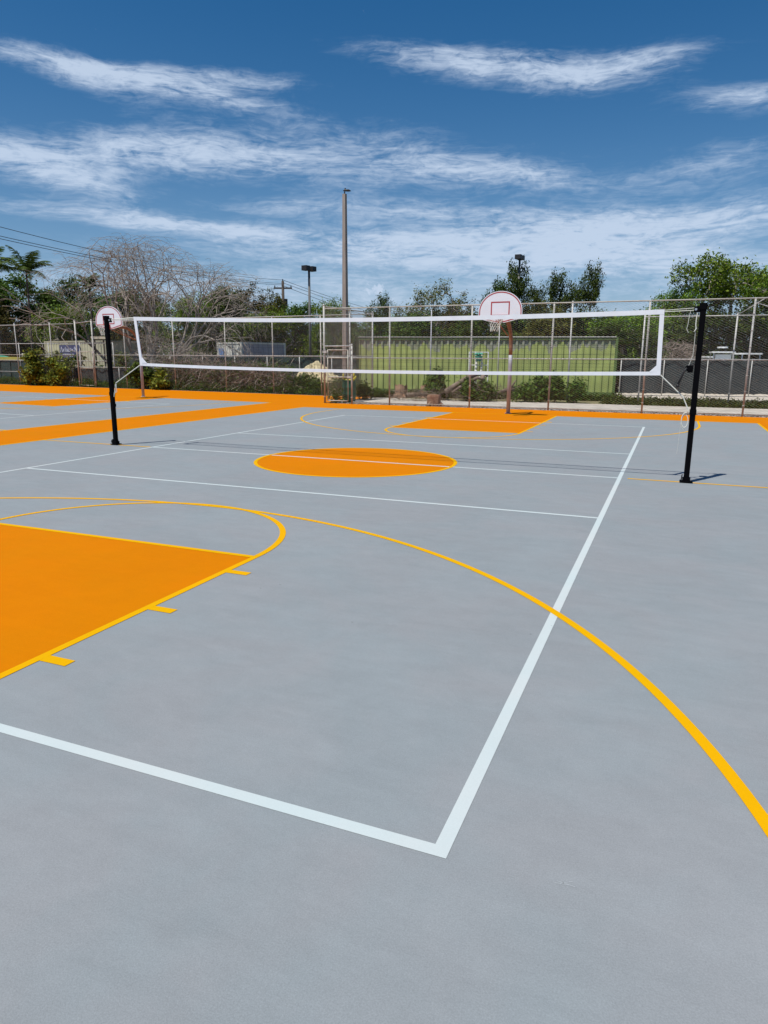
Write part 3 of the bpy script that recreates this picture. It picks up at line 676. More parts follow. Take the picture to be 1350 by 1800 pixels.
G0, G1 = base(626, 35.0), base(1085, 31.9)
gc, GL = container(G0, G1, .16, 2.59, mg, m_contd, 'long lime green shipping container with grey worn patches along its top', .292, amp=.028)
for x in (.1, GL*.35, GL*.65, GL-.5): MB().box(x, x+.4, .1, 2.3, -.2, -.002).build('support_block', m_walk, gc)
MB().tube([(.1, -.01, 2.61), (GL-.1, -.01, 2.60)], .022, 8).build('top_edge_trim', m_galv, gc)
c1, l1 = container(base(80, 51.5), base(188, 47.5), .05, 2.78, m_beige, m_beiged, 'beige corrugated shipping container with a navy banner behind the left shrub', .30)
bn = MB().box(1.9, 4.35, -.03, -.012, 1.55, 2.5).build('banner', m_navy, c1)
# illegible pale script on the banner
sc2 = MB(); random.seed(2); bx0 = 2.05
lett = [((0, 0), (.12, .34), (.24, 0)), ((.32, .2), (.42, 0), (.52, .22)), ((.6, 0), (.62, .34)), ((.7, .0), (.78, .22), (.86, 0)), ((.94, .22), (.96, 0), (1.08, .02)), ((1.16, 0), (1.18, .24), (1.3, .2), (1.3, 0)), ((1.4, .2), (1.5, 0), (1.6, .24)), ((1.7, 0), (1.72, .34), (1.85, .1), (2.0, .1))]
for st in lett: sc2.tube([(bx0+x, -.034, 2.02+z) for x, z in st], .035, 5)
for x, l_ in ((.2, 1.3), (.9, .9)): sc2.box(bx0+x, bx0+x+l_, -.036, -.031, 1.68+(.16 if x < .5 else 0), 1.73+(.16 if x < .5 else 0))
sc2.build('lettering', m_pale, bn)
c2, l2 = container(base(382, 48.5), base(425, 46.6), .0, 2.75, m_whitec, m_whitec, 'white container end facing the court with shade-tinted sides receding right, behind the brush', .5, depth=3.7, mend=m_shade, amp=.01)
MB().box(.25, .8, -.03, -.012, 1.55, 2.35).build('sticker', mat('blue_sticker', (.16, .26, .50), .5), c2)
c3, l3 = container(base(497, 80), base(531, 80), .0, 2.65, m_beige, m_beiged, 'small cream container furthest back, left of the double lamp pole', .45)
# windscreen fences
def screen(P0, P1, h, m, label, n=6, z0=.05):
    P0 = np.array(P0); P1 = np.array(P1)
    t = thing('windscreen_fence', label, 'fence')
    b = MB(); k = 40; d = (P1-P0)/np.hypot(*(P1-P0)[:2]); nr = np.array([-d[1], d[0]]); V = []
    for i in range(k+1):
        p = P0+(P1-P0)*i/k; o = .04*math.sin(i*1.7)+.03*math.sin(i*.6)
        for z in (z0+.03*math.sin(i*2.2), h-.05-.02*math.sin(i*3.1)): V.append((p[0]+nr[0]*o, p[1]+nr[1]*o, z))
    b.v = V+[(x-nr[0]*.004, y-nr[1]*.004, z) for x, y, z in V]; q = len(V)
    for i in range(k): b.f += [(2*i, 2*i+2, 2*i+3, 2*i+1), (q+2*i+1, q+2*i+3, q+2*i+2, q+2*i)]
    b.build('screen_fabric', m, t, True)
    for i in range(n+1):
        p = P0+(P1-P0)*i/n; postmb(p[0]-nr[0]*.1, p[1]-nr[1]*.1, h, .026).build('post', m_galv, t, True)
    MB().tube([(P0[0]-nr[0]*.1, P0[1]-nr[1]*.1, h), (P1[0]-nr[0]*.1, P1[1]-nr[1]*.1, h)], .022, 8).build('top_rail', m_galv, t, True)
    return t
screen(base(1092, 36.2), base(1480, 35.0), 1.82, m_screen, 'low fence covered in dark grey windscreen fabric right of the green container', 5, .12)
screen(base(300, 41), base(640, 41), 1.84, m_screeng, 'low fence with dark green windscreen fabric behind the limestone heap', 6)
screen(base(128, fD(128)+1.4), base(300, fD(300)+1.2), 1.15, m_screen, 'low dark grey screened fence under the beige container', 4)
# slim railed fence far left
rl = thing('rail_fence', 'grey three-rail fence in front of the green dumpster at the far left', 'fence')
ra0, ra1 = base(-60, fD(-60)+1.6), base(200, fD(200)+1.6); d_ = ra1-ra0
for i in range(6):
    p = ra0+d_*i/5; postmb(p[0], p[1], 2.58, .028).build('post', m_galv, rl, True)
for z in (.78, 1.5, 2.55): MB().tube([(ra0[0], ra0[1], z), (ra1[0], ra1[1], z)], .022, 8).build('rail', m_galv, rl, True)
# dumpster
dp0, dp1 = base(-70, fD(-70)+5.0), base(52, fD(52)+3.6); dd = dp1-dp0; dl = float(np.hypot(dd[0], dd[1]))
du = thing('dumpster', 'long dark green roll-off dumpster with a yellow rim at the far left edge', 'dumpster', dp0, math.atan2(dd[1], dd[0]))
b = MB(); b.box(0, dl, 0, 2.2, .25, 1.48)
b.build('body', m_dump, du)
for i in range(7): MB().box(.1+i*dl/7, .2+i*dl/7, -.05, -.002, .3, 1.46).build('rib', m_dump, du)
MB().box(-.03, dl+.03, -.07, 2.27, 1.482, 1.70).build('rim', m_dumpy, du)
lb = MB(); lb.prism([(dl-1.2, .2), (dl-.5, .2), (dl-.1, 1.4), (dl-1.0, 1.5)], 1.705, 1.95); tag(lb.build('white_bag', m_gel), 'pale sack lying on the right end of the yellow-rimmed dumpster', 'bag').parent = None
bpy.data.objects['white_bag'].matrix_world = Matrix.Translation(Vector(dp0)) @ Matrix.Rotation(math.atan2(dd[1], dd[0]), 4, 'Z')
tb = MB(); k0 = []
for i in range(9):
    for j in range(5): tb.v.append((.9+i*.2, .2+j*.35, 1.705+.36*max(0, math.sin(i/8*math.pi))*(.6+.4*math.sin(j*1.3))))
for i in range(8):
    for j in range(4): a = i*5+j; tb.f.append((a, a+5, a+6, a+1))
to = tb.build('tarpaulin', m_teal); tag(to, 'green tarpaulin heaped on the dumpster at the far left', 'tarpaulin'); to.location = tuple(dp0); to.rotation_euler = (0, 0, math.atan2(dd[1], dd[0])); to.location.x += .8; to.location.y += .1
# concrete pole with small floodlight
cp = at(606, 400, 34.6); cp[2] = 0.; zt_ = topz(606, 341, 34.6)
pc = thing('concrete_pole', 'tall square concrete pole with a small lamp head, behind the fence corner', 'pole', cp, math.radians(-8))
b = MB(); k = len(b.v); w0, w1 = .125, .075
b.v = [(-w0, -w0, -.1), (w0, -w0, -.1), (w0, w0, -.1), (-w0, w0, -.1), (-w1, -w1, zt_), (w1, -w1, zt_), (w1, w1, zt_), (-w1, w1, zt_)]
b.f = [(3, 2, 1, 0), (4, 5, 6, 7), (0, 1, 5, 4), (1, 2, 6, 5), (2, 3, 7, 6), (3, 0, 4, 7)]; b.build('shaft', m_conc, pc)
a_ = YAW-math.radians(-8)
def rl_(x, y, z): return (x*math.cos(a_)-y*math.sin(a_), x*math.sin(a_)+y*math.cos(a_), zt_+z)
lh = MB().tube([rl_(0, 0, -.02), rl_(0, 0, .06), rl_(.02, 0, .14)], .03, 8); hd = lh.build('bracket', m_dark, pc)
lh = MB().tube([rl_(-.07, 0, .13), rl_(.0, 0, .16), rl_(.1, 0, .155), rl_(.2, 0, .15), rl_(.3, 0, .13)], [.012, .04, .05, .05, .01], 10); lh.ball(rl_(.03, 0, .22), .038, 8); lh.build('lamp_head', m_dark, pc, True)
# double head lamps
def dlamp(u, vtop, D, label, rz, wb):
    p = at(u, vtop, D); p[2] = 0.; z = topz(u, vtop, D)
    t = thing('double_lamp_pole', label, 'lamp post', p, rz, 'double headed parking lamps')
    MB().tube([(0, 0, -.1), (0, 0, z-.3)], [.09, .07], 12).build('pole', m_lampp, t, True)
    MB().box(-.18, .18, -.04, .04, z-.32, z-.24).build('arm', m_dark, t)
    for s in (-1, 1):
        MB().bev(s*.29-.2, s*.29+.2, -.21, .21, z-.34, z-.06, .03).build('lamp_head', m_dark, t)
    return t
dlamp(543, 466, 45, 'double headed lamp pole left of the tall concrete pole', YAW+math.radians(55), 1)
dlamp(914, 447, 50, 'double headed lamp pole standing inside the dark tree above the right hoop', YAW+math.radians(62), 1)
# utility pole and wires
up = at(497, 494, 72); up[2] = 0.; uz = topz(497, 494, 72)
ut = thing('utility_pole', 'dark wooden utility pole with a crossarm left of the double lamp pole', 'utility pole', up, YAW)
MB().tube([(0, 0, -.1), (0, 0, uz)], [.17, .13], 10).build('shaft', m_polewood, ut, True)
MB().box(-.9, .9, -.06, .06, uz-.75, uz-.6).build('crossarm', m_polewood, ut)
for x in (-.8, 0, .8): MB().tube([(x, 0, uz-.6 if x else uz), (x, 0, uz-.42 if x else uz+.18)], .05, 8).build('insulator', m_dark, ut)
MB().tube([(.25, -.1, uz-2.6), (.25, -.1, uz-1.7)], .2, 10).build('transformer', m_dark, ut)
def wirept(A, B, sag, n=24):
    return [tuple(np.array(A)+(np.array(B)-np.array(A))*t-np.array([0, 0, 4*sag*t*(1-t)])) for t in np.linspace(0, 1, n)]
wires = [((-60, 383), (497, 492), .55), ((-60, 401), (497, 498.5), .45), ((-60, 406), (497, 501), .45)]
for i, (a, b_, s) in enumerate(wires):
    A = at(*a, 36); B = at(*b_, 72); wo_ = MB().tube(wirept(A, B, s), .016, 5).build('power_line', m_cord)
    tag(wo_, ('uppermost power line sagging over the palm to the utility pole', 'middle power line running from the left edge to the utility pole', 'lowest power line running from the left edge to the utility pole')[i], 'power line', 'power lines')
for i, (b_, s) in enumerate((((690, 552), .3), ((720, 566), .3), ((700, 570), .3))):
    A = at(497, 492+i*5, 72); B = at(*b_, 120); tag(MB().tube(wirept(A, B, s), .022, 5).build('power_line', m_cord), ('upper power line falling right from the utility pole', 'middle power line falling right from the utility pole', 'lower power line falling right from the utility pole')[i], 'power line', 'power lines')

# ------------------------------------------------------------------ small things beyond the fence
# green barrel
bb = gnd(610, 706.5); ba = thing('trash_barrel', 'dark green trash barrel just behind the fence gate', 'trash can', (bb[0], bb[1]+.2, 0))
pts = [(0, .255), (.05, .27), (.28, .285), (.3, .297), (.33, .285), (.56, .285), (.58, .297), (.61, .285), (.84, .275), (.88, .285)]
b = MB().tube([(0, 0, z) for z, r in pts], [r for z, r in pts], 20); b.build('drum', m_barrel, ba, True)
b = MB().tube([(.30*math.cos(a), .30*math.sin(a), .88) for a in np.linspace(0, 2*math.pi, 21)], .012, 6, False); b.build('rim', m_barrel, ba)
yc = MB()
yc.ball((bb[0]+.02, bb[1]+.1, .87), .09, 6, (2.4, 1, .7))
for i, (x, z) in enumerate(((-.2, 1.15), (.0, 1.22), (.24, 1.32), (.3, 1.05))):
    yc.tube([(bb[0]+x*.6, bb[1]+.1, .84), (bb[0]+x+.05*math.sin(i), bb[1]+.07, (z+.84)/2), (bb[0]+x*1.15+.03, bb[1]+.08, z)], [.03, .05, .025], 6)
tag(yc.build('caution_tape', m_yel, None, True), 'crumpled yellow tape sticking out of the green barrel', 'tape')
from mathutils import noise as mnoise
def heap(name, c, rx, ry, h, label, seed):
    b = MB(); K, n = 34, 90
    for i in range(K+1):
        q = i/K
        for j in range(n):
            a = 2*math.pi*j/n; k = 1+.16*mnoise.noise((math.cos(a)*1.4+seed, math.sin(a)*1.4, 0)); x = rx*k*q*math.cos(a); y = ry*k*q*math.sin(a)
            z = h*(1-q)**.8*(1-.12*q)
            z += .24*h*mnoise.noise((x*1.5+seed, y*1.5, 3))*(1-q)**.4+.13*h*mnoise.noise((x*4.3, y*4.3+seed, 5))*(1-q*.6)+.07*h*mnoise.noise((x*11, y*11+seed, 9))
            b.v.append((c[0]+x, c[1]+y, c[2]+z-.12*q))
    for i in range(K):
        for j in range(n): b.f.append((i*n+j, (i+1)*n+j, (i+1)*n+(j+1) % n, i*n+(j+1) % n))
    return tag(b.build(name, m_limestone), label, 'rubble heap', 'heaps of limestone rubble')
# stumps and logs
s1 = gnd(761, 713)
def stump(name, u, v, r, h, label, seed, spikes=True, m=m_woodr):
    p = gnd(u, v); rng = np.random.default_rng(seed); b = MB(); n = 18
    prof = [(0, 1.12), (.15, 1.0), (.5, .95), (.85, .98), (1., .92)]
    for z, k in prof:
        for j in range(n):
            a = 2*math.pi*j/n; q = k*(1+.10*math.sin(3*a+seed)+.05*math.sin(7*a)); zz = h*z*(1 if z < .99 else 1+(.28*rng.random() if spikes else .04*rng.random()))
            b.v.append((q*r*math.cos(a), q*r*math.sin(a), zz-.02))
    for i in range(4):
        for j in range(n): b.f.append((i*n+j, i*n+(j+1) % n, (i+1)*n+(j+1) % n, (i+1)*n+j))
    k = len(b.v); b.v.append((0, 0, h*.8 if spikes else h))
    for j in range(n): b.f.append((4*n+j, 4*n+(j+1) % n, k))
    for j in range(5):
        a = rng.uniform(0, 6.28); b.tube([(r*.8*math.cos(a), r*.8*math.sin(a), .12), (r*1.6*math.cos(a), r*1.6*math.sin(a), -.02)], [.08, .03], 6)
    o = b.build(name, m); o.location = (p[0], p[1], -.01); return tag(o, label, 'stump', 'cut tree stumps')
stump('tree_stump', 763, 713, .27, .44, 'reddish brown sawn stump standing on the path just behind the fence', 3, False)
stump('tree_stump', 705, 698, .30, .50, 'splintered pale stump at the foot of the green container, leftmost', 5)
stump('tree_stump', 748, 698, .24, .52, 'splintered stump between the left stump and the fallen trunk', 8)
def log(name, uvD, rad, label, m=m_wood, z=None, cat='log'):
    P = [at(u, v, D) for u, v, D in uvD]; P = [(p[0], p[1], max(p[2], .03)) for p in P]
    b = MB(); b.tube(P, rad, 9); return b, m, label, cat
b, *_ = log('', [(783, 689, 30.5), (800, 678, 30.6), (822, 664, 30.8), (838, 657, 30.9), (850, 655, 31), (857, 662, 31)], [.13, .12, .11, .10, .10, .04], '')
b.tube([at(795, 690, 30.3), at(818, 674, 30.5), at(840, 664, 30.6), at(852, 668, 30.6)], [.05, .08, .07, .05], 7)
b.tube([at(850, 657, 30.9), at(846, 675, 30.7), at(838, 690, 30.5)], [.09, .10, .14], 8)
tag(b.build('driftwood', m_wood, None, True), 'weathered fallen trunk leaning up toward the right against the green container', 'log')
b, *_ = log('', [(715, 694, 31), (735, 693, 31), (752, 693.5, 31)], [.10, .09, .08], '')
tag(b.build('fallen_log', m_wood, None, True), 'dark log lying between two splintered stumps', 'log')
b, *_ = log('', [(868, 692, 30.6), (890, 686, 30.6), (912, 682, 30.6), (928, 677, 30.7)], [.06, .09, .10, .12], '')
b.tube([at(897, 684, 30.6), at(903, 674, 30.5), at(907, 668, 30.5)], [.05, .04, .02], 6)
tag(b.build('fallen_log', m_wood, None, True), 'forked dead log lying behind the pole of the right hoop', 'log')
# white rack with teal pot
ru = base(842, 31.5); rk = thing('white_rack', 'white metal rack leaning on the green container beside the fallen trunk', 'rack', ru, YAW)
b = MB()
for x in (-.42, -.14, .14, .42): b.tube([(x, 0, .1), (x, .1, 2.08)], .028, 6)
for z in (.5, 1.0, 1.5, 2.06): b.tube([(-.42, .03+z*.03, z), (.42, .03+z*.03, z)], .018, 6)
b.build('frame', m_gel, rk)
for x in (-.12, .12):
    zz = np.arange(.35, 1.75, .06); MB().tube([(x+.01*math.sin(z*9), -.02, z) for z in zz], [.045+.025*math.sin(z*37) for z in zz], 7).build('hanging_cord', m_rope, rk)
tp = MB(); tp.tube([(0, 0, 0), (0, 0, .14), (0, 0, .24)], [.09, .15, .17], 10)
for k in range(9):
    a = k*.7; tp.tube([(0, 0, .2), (.12*math.cos(a), .12*math.sin(a), .34), (.24*math.cos(a), .24*math.sin(a), .30)], [.02, .035, .008], 4)
tpo = tp.build('teal_pot', m_teal); tpo.location = (ru[0], ru[1]-.05, 1.66); tag(tpo, 'small teal pot hanging on the white rack', 'pot')
# limestone heap
lc = base(556, 37.2)
heap('limestone_heap', (lc[0], lc[1], -.05), 2.3, 1.7, 1.62, 'pale yellow heap of limestone rubble behind the left fence, the larger one', 7)
lc2 = base(600, 35.0); heap('limestone_heap', (lc2[0], lc2[1], -.05), 1.5, 1.1, .95, 'smaller pale rubble heap seen through the gate beside the concrete pole', 11)
rng = np.random.default_rng(5); rk_ = MB()
for i in range(130):
    a = rng.uniform(0, 6.28); q = rng.uniform(.2, 1.1); s = rng.uniform(.03, .11)
    rk_.ball((lc[0]+2.1*q*math.cos(a), lc[1]+1.5*q*math.sin(a), max(.02, 1.5*max(0, 1-q)**.8)), s, 5, (1, rng.uniform(.6, 1), rng.uniform(.5, .9)))
tag(rk_.build('loose_rubble', m_limestone), 'loose limestone lumps scattered over the pale heap', 'rubble', kind='stuff')
# boats behind the right windscreen
def boat(u, D, rz, label, zoff=0., s=1., cabin=False):
    p = base(u, D); t = thing('motor_boat', label, 'boat', (p[0], p[1], .0), rz, 'boats stored behind the windscreen')
    b = MB(); n = 9
    for i in range(n):
        x = -2.6+5.2*i/(n-1); k = math.sin(math.pi*min(1, (n-1-i)/(n-1)*1.25)/2)**.6 if i < n-1 else .02; wv_ = 1.05*k
        sh_ = .18*(i/(n-1))**2
        b.v += [(x, 0, .55+sh_), (x, wv_*.8, .85+sh_), (x, wv_, 1.45+sh_), (x, wv_*.9, 1.45+sh_), (x, 0, 1.2+sh_), (x, -wv_*.9, 1.45+sh_), (x, -wv_, 1.45+sh_), (x, -wv_*.8, .85+sh_)]
    for i in range(n-1):
        for j in range(8): b.f.append((i*8+j, i*8+(j+1) % 8, (i+1)*8+(j+1) % 8, (i+1)*8+j))
    b.f.append(tuple(range(7, -1, -1))); b.build('hull', m_gel, t)
    c = MB().prism([(-.6, -.5), (.45, -.45), (.6, 0), (.45, .45), (-.6, .5)], 1.2, 2.3 if not cabin else 2.62).build('console', m_gel, t)
    MB().box(-.1, .56, -.56, .56, 2.05, 2.2 if not cabin else 2.3).build('windshield', m_glassd, t)
    MB().bev(-.85, .8, -.75, .75, 2.62+zoff, 2.72+zoff, .2).build('hard_top', m_gel, t)
    for x in (-.8, .6):
        for y_ in (-.7, .7): MB().tube([(x, y_, 1.4), (x*.9, y_*.9, 2.63+zoff)], .03, 6).build('top_support', m_steel, t)
    MB().bev(-3.15, -2.62, -.28, .28, .9, 1.95, .08).build('outboard_engine', m_glassd, t)
    if cabin: MB().bev(-.4, .4, -.3, .3, 2.95+zoff, 3.05+zoff, .1).build('radar', m_gel, t)
    t.scale = (.8, .8, .8)
    tl = MB().box(-2.6, 3.2, -.1, .1, .3, .42); 
    tl.box(-1.2, -1.1, -.64, .64, .33, .40); tl.box(1.1, 1.2, -.64, .64, .33, .40)
    for y_ in (-.6, .6): tl.box(-1.6, 1.4, y_-.04, y_+.04, .38, .95)
    tr_ = tl.build('trailer', m_galv, t)
    for y_ in (-.9, .9): MB().tube([(-.6, y_-.1, .3), (-.6, y_+.1, .3)], .3, 12).build('wheel', m_blackp, tr_)
    return t
boat(1312, 39.2, YAW+.1, 'white boat with a wide hard top, further right behind the windscreen', 0)
boat(1268, 40, YAW+1.3, 'white boat with radar above its top, just right of the right net post', .1, cabin=True)
boat(1236, 45, YAW+1.3, 'small white boat half hidden by the right net post', -.2)
# board on post near the left hoop
sb = base(176, 45.0); sp_ = thing('sign_board', 'cream board on two posts just below the net of the left hoop', 'sign', sb, YAW)
MB().box(-.48, .48, -.04, .04, topz(176, 596, 45), topz(176, 591.5, 45)).build('board', mat('cream_paint', (.62, .56, .42), .7), sp_)
for x in (-.28, .28): MB().box(x-.04, x+.04, .045, .10, -.1, topz(176, 593, 45)).build('post', m_polewood, sp_)

# ------------------------------------------------------------------ vegetation
def grow(tips, trunk, bf):
    pts = [np.array(p, float) for p in trunk]; par = [-1]+list(range(len(trunk)-1)); path = [0.]
    for i in range(1, len(pts)): path.append(path[-1]+np.linalg.norm(pts[i]-pts[i-1]))
    T = np.array(tips); n = len(T); best = np.full(n, 1e9); bp = np.zeros(n, int); openm = np.ones(n, bool)
    def upd(k):
        c = np.linalg.norm(T-pts[k], axis=1)+bf*path[k]; m = (c < best) & openm; best[m] = c[m]; bp[m] = k
    for k in range(len(pts)):
        if k >= len(pts)//3: upd(k)
    for _ in range(n):
        b_ = np.where(openm, best, 1e9); i = int(b_.argmin()); q = int(bp[i]); openm[i] = False
        pts.append(T[i]); par.append(q); path.append(path[q]+np.linalg.norm(T[i]-pts[q])); upd(len(pts)-1)
    return np.array(pts), np.array(par)
def tree_mesh(pts, par, r_tip, expo=.48, rmax=.3, wig=.06, seed=0, minr=0.):
    n = len(pts); cnt = np.zeros(n); kids = np.zeros(n, int)
    for i in range(n):
        if par[i] >= 0: kids[par[i]] += 1
    cnt[kids == 0] = 1
    order = list(range(n-1, 0, -1))
    for i in order: cnt[par[i]] += max(cnt[i], 1e-9)
    R_ = np.minimum(r_tip*cnt**expo, rmax); V = []; Q = []; rng = np.random.default_rng(seed); k0 = 0
    for i in range(1, n):
        p = par[i]; A, B = pts[p], pts[i]; r1 = R_[i]; r0 = min(R_[p], r1*1.35); d = B-A; ln = np.linalg.norm(d)
        if ln < 1e-4: continue
        d = d/ln; a = np.cross(d, (0, 0, 1) if abs(d[2]) < .9 else (1, 0, 0)); a /= np.linalg.norm(a); b_ = np.cross(a, d)
        S = 3 if r1 < .02 else (5 if r1 < .07 else 9); mid = (A+B)/2+rng.normal(0, wig, 3)*ln
        for P, rr in ((A-d*r0*.3, r0), (mid, (r0+r1)/2), (B, r1)):
            for j in range(S): t = 2*math.pi*j/S; V.append(P+(a*math.cos(t)+b_*math.sin(t))*rr)
        for s in range(2):
            for j in range(S): Q.append((k0+s*S+j, k0+s*S+(j+1) % S, k0+(s+1)*S+(j+1) % S, k0+(s+1)*S+j))
        k0 += 3*S
    return np.array(V), np.array(Q), cnt
def leaves(centers, per, spread, size, seed, asp=.5, up=.5, flat=1.):
    rng = np.random.default_rng(seed); Cn = np.repeat(centers, per, axis=0); n = len(Cn)
    Cn = Cn+rng.normal(0, 1, (n, 3))*spread*np.array([1, 1, flat])
    nr = rng.normal(0, 1, (n, 3)); nr[:, 2] = np.abs(nr[:, 2])+up; nr /= np.linalg.norm(nr, axis=1)[:, None]
    a = np.cross(nr, rng.normal(0, 1, (n, 3))); a /= np.linalg.norm(a, axis=1)[:, None]; b_ = np.cross(nr, a)
    s = size*rng.uniform(.6, 1.35, (n, 1)); dr = nr*s*.25
    V = np.stack([Cn-a*s, Cn-b_*s*asp+dr, Cn+a*s, Cn+b_*s*asp+dr], 1).reshape(-1, 3); Q = np.arange(n*4).reshape(n, 4)
    return V, Q
def crown_pts(n, R_, H, z0, seed, lobes=7, ratio=.55, shell=.55, lift=0.):
    rng = np.random.default_rng(seed); out = []
    cs = []
    for k in range(lobes):
        a = rng.uniform(0, 6.28); h = rng.uniform(.08, .9); q = R_*rng.uniform(.1, .85)*math.sqrt(max(.08, 1-(h*.92)**2)); s_ = rng.uniform(.16, .36)
        cs.append((q*math.cos(a), q*math.sin(a), z0+H*h, R_*s_, H*s_*.5*rng.uniform(.7, 1.2)))
    cs.append((0, 0, z0+H*.4, R_*.45, H*.28))
    while len(out) < n:
        c = cs[rng.integers(len(cs))]; d = rng.normal(0, 1, 3); d /= np.linalg.norm(d); q = rng.uniform(shell, 1)**.7
        p = np.array([c[0]+d[0]*c[3]*q, c[1]+d[1]*c[3]*q, c[2]+d[2]*c[4]*q])
        if p[2] > z0*.6: out.append(p)
    return np.array(out)
def leafy(name, label, H, R_, z0, ntip, per, lsize, spread, ml, mb, seed, loc=(0, 0, 0), lobes=7, bf=.35, rtip=.012, group='trees beyond the fence', trunkr=.22, shell=.5, flat=.7, asp=.5):
    t = thing(name, label, 'tree', loc, 0, group)
    tips = crown_pts(ntip, R_, H-z0, z0, seed, lobes, shell=shell); rng = np.random.default_rng(seed+1)
    tr = [(0, 0, -.15)]+[(rng.normal(0, .12), rng.normal(0, .12), z0*f_+.2) for f_ in (.3, .6, .9)]
    pts, par = grow(tips, tr, bf); V, Q, cnt = tree_mesh(pts, par, rtip, .5, trunkr, .07, seed)
    npq = Q; npmesh('trunk', V, npq, mb, t, False)
    cen = pts[(cnt <= 3) & (np.arange(len(pts)) > 3)]
    V, Q = leaves(cen, per, spread, lsize, seed+2, asp, .5, flat); npmesh('crown', V, Q, ml, t)
    return t
random.seed(11)
# prototypes (heights about 8, radius about 3.6)
protoA = leafy('broadleaf_tree', 'x', 8, 3.6, .7, 620, 26, .11, .24, m_leafm, m_barkd, 21, lobes=24)
protoB = leafy('broadleaf_tree', 'dense brownish dark tree', 8, 3.4, .6, 620, 27, .10, .22, m_leafb, m_barkd, 33, lobes=26)
protoC = leafy('broadleaf_tree', 'very dark green tree', 8, 3.3, .8, 430, 20, .11, .19, m_leafd, m_barkd, 45, lobes=17, shell=.2, flat=1.)
protoD = leafy('broadleaf_tree', 'fresh green open tree', 8, 3.4, .8, 600, 24, .095, .19, m_leafl, m_bark, 57, lobes=22, bf=.25, flat=1.)
protoE = leafy('sparse_tree', 'thin olive tree', 8, 2.6, 2.0, 260, 16, .085, .24, m_leafo, m_bark, 69, lobes=8, bf=.2, flat=1.1, shell=.2)
protos = dict(A=protoA, B=protoB, C=protoC, D=protoD, E=protoE); used = set()
def put(k, u, vtop, D, wpx, label, rz=None, hfix=None):
    D = D+12 if u < 300 else (D+6 if u < 460 else D)
    pr_ = protos[k]; p = at(u, (vtop+590)/2, D); p[2] = 0.; H = topz(u, vtop, D)
    hz = {'A': 8, 'B': 8, 'C': 8, 'D': 8, 'E': 8}[k]; rr = {'A': 3.6, 'B': 3.4, 'C': 3.3, 'D': 3.4, 'E': 2.6}[k]
    sr = wpx/F*D/2/rr; sh_ = H/(hz*.96); rz_ = random.uniform(0, 6.28) if rz is None else rz
    if k not in used:
        used.add(k); pr_.location = tuple(p); pr_.rotation_euler = (0, 0, rz_); pr_.scale = (sr, sr, sh_); pr_['label'] = label; return pr_
    return dup(pr_, p, rz_, label, (sr, sr, sh_))
put('A', 0, 480, 52, 190, 'dark green tree at the left edge, under the palm with the cut-off crown')
put('B', -30, 510, 48, 130, 'brownish bush-like tree at the extreme left edge above the dumpster')
put('A', 78, 500, 55, 130, 'dark green tree just right of the palm trunk')
put('C', 140, 497, 60, 130, 'darkest tree under the spreading left arm of the bare tree')
put('D', 118, 530, 50, 130, 'low yellow-green tree above the beige container')
put('A', 212, 505, 58, 150, 'green tree behind the left hoop backboard')
put('B', 268, 512, 54, 130, 'brownish tree behind the stems of the bare tree')
put('D', 330, 512, 56, 130, 'yellow-green tree right of the bare tree stems')
put('A', 385, 500, 60, 130, 'green tree under the right arm of the bare tree')
put('B', 432, 505, 64, 120, 'reddish brown tree left of the utility pole')
put('B', 486, 516, 70, 110, 'reddish brown tree behind the utility pole')
put('A', 530, 532, 62, 110, 'green tree at the foot of the left double lamp pole')
put('C', 450, 560, 55, 150, 'low dark tree above the white container')
put('D', 580, 518, 50, 90, 'feathery light green tree directly left of the concrete pole')
put('A', 610, 560, 52, 130, 'low green tree behind the concrete pole')
put('C', 668, 526, 46, 66, 'small dark green tree right of the concrete pole')
put('E', 728, 518, 48, 90, 'thin olive tree with open twigs, right of the small dark tree')
put('E', 768, 484, 46, 100, 'tallest thin olive tree with see-through crown left of the right hoop')
put('B', 800, 524, 50, 110, 'brown-green tree behind the left part of the green container')
put('A', 720, 548, 44, 150, 'broad green tree behind the middle of the green container')
put('C', 905, 470, 50, 96, 'dark tree wrapped round the right double lamp pole')
put('C', 868, 505, 47, 60, 'small dark tree just above the right hoop backboard')
put('C', 985, 488, 48, 84, 'dark tree in the middle right with an uneven top')
put('C', 1036, 474, 50, 72, 'dark open tree leaning right over the container end')
put('C', 942, 510, 46, 80, 'low dark tree filling the gap right of the lamp pole tree')
put('A', 850, 545, 42, 170, 'green tree directly behind the right hoop')
put('B', 975, 540, 42, 180, 'brown-green tree behind the right part of the green container')
put('D', 1110, 540, 44, 170, 'bright yellow-green tree behind the right end of the container')
put('C', 1090, 575, 40, 160, 'low dark tree against the right end of the container')
put('D', 1255, 432, 49, 180, 'largest bright green tree behind the right net post')
put('D', 1190, 492, 50, 110, 'smaller bright green tree left of the right net post')
put('D', 1345, 452, 50, 160, 'bright green tree at the right edge')
put('A', 1240, 545, 48, 190, 'darker green tree under the largest bright tree')
put('C', 1330, 560, 50, 190, 'low dark tree behind the boats at the right edge')
put('B', 640, 585, 60, 220, 'low brownish thicket tree seen between concrete pole and container')
put('C', 560, 590, 66, 200, 'low dark thicket tree behind the cream container')
put('C', 330, 575, 62, 230, 'low dark thicket tree behind the white container')
put('C', 200, 575, 62, 230, 'low dark thicket tree behind the beige container')
put('C', 60, 575, 60, 230, 'low dark thicket tree behind the dumpster')
put('A', 1420, 520, 52, 200, 'green tree just outside the right edge of the view')
put('A', -110, 500, 56, 200, 'green tree beyond the left edge of the view')

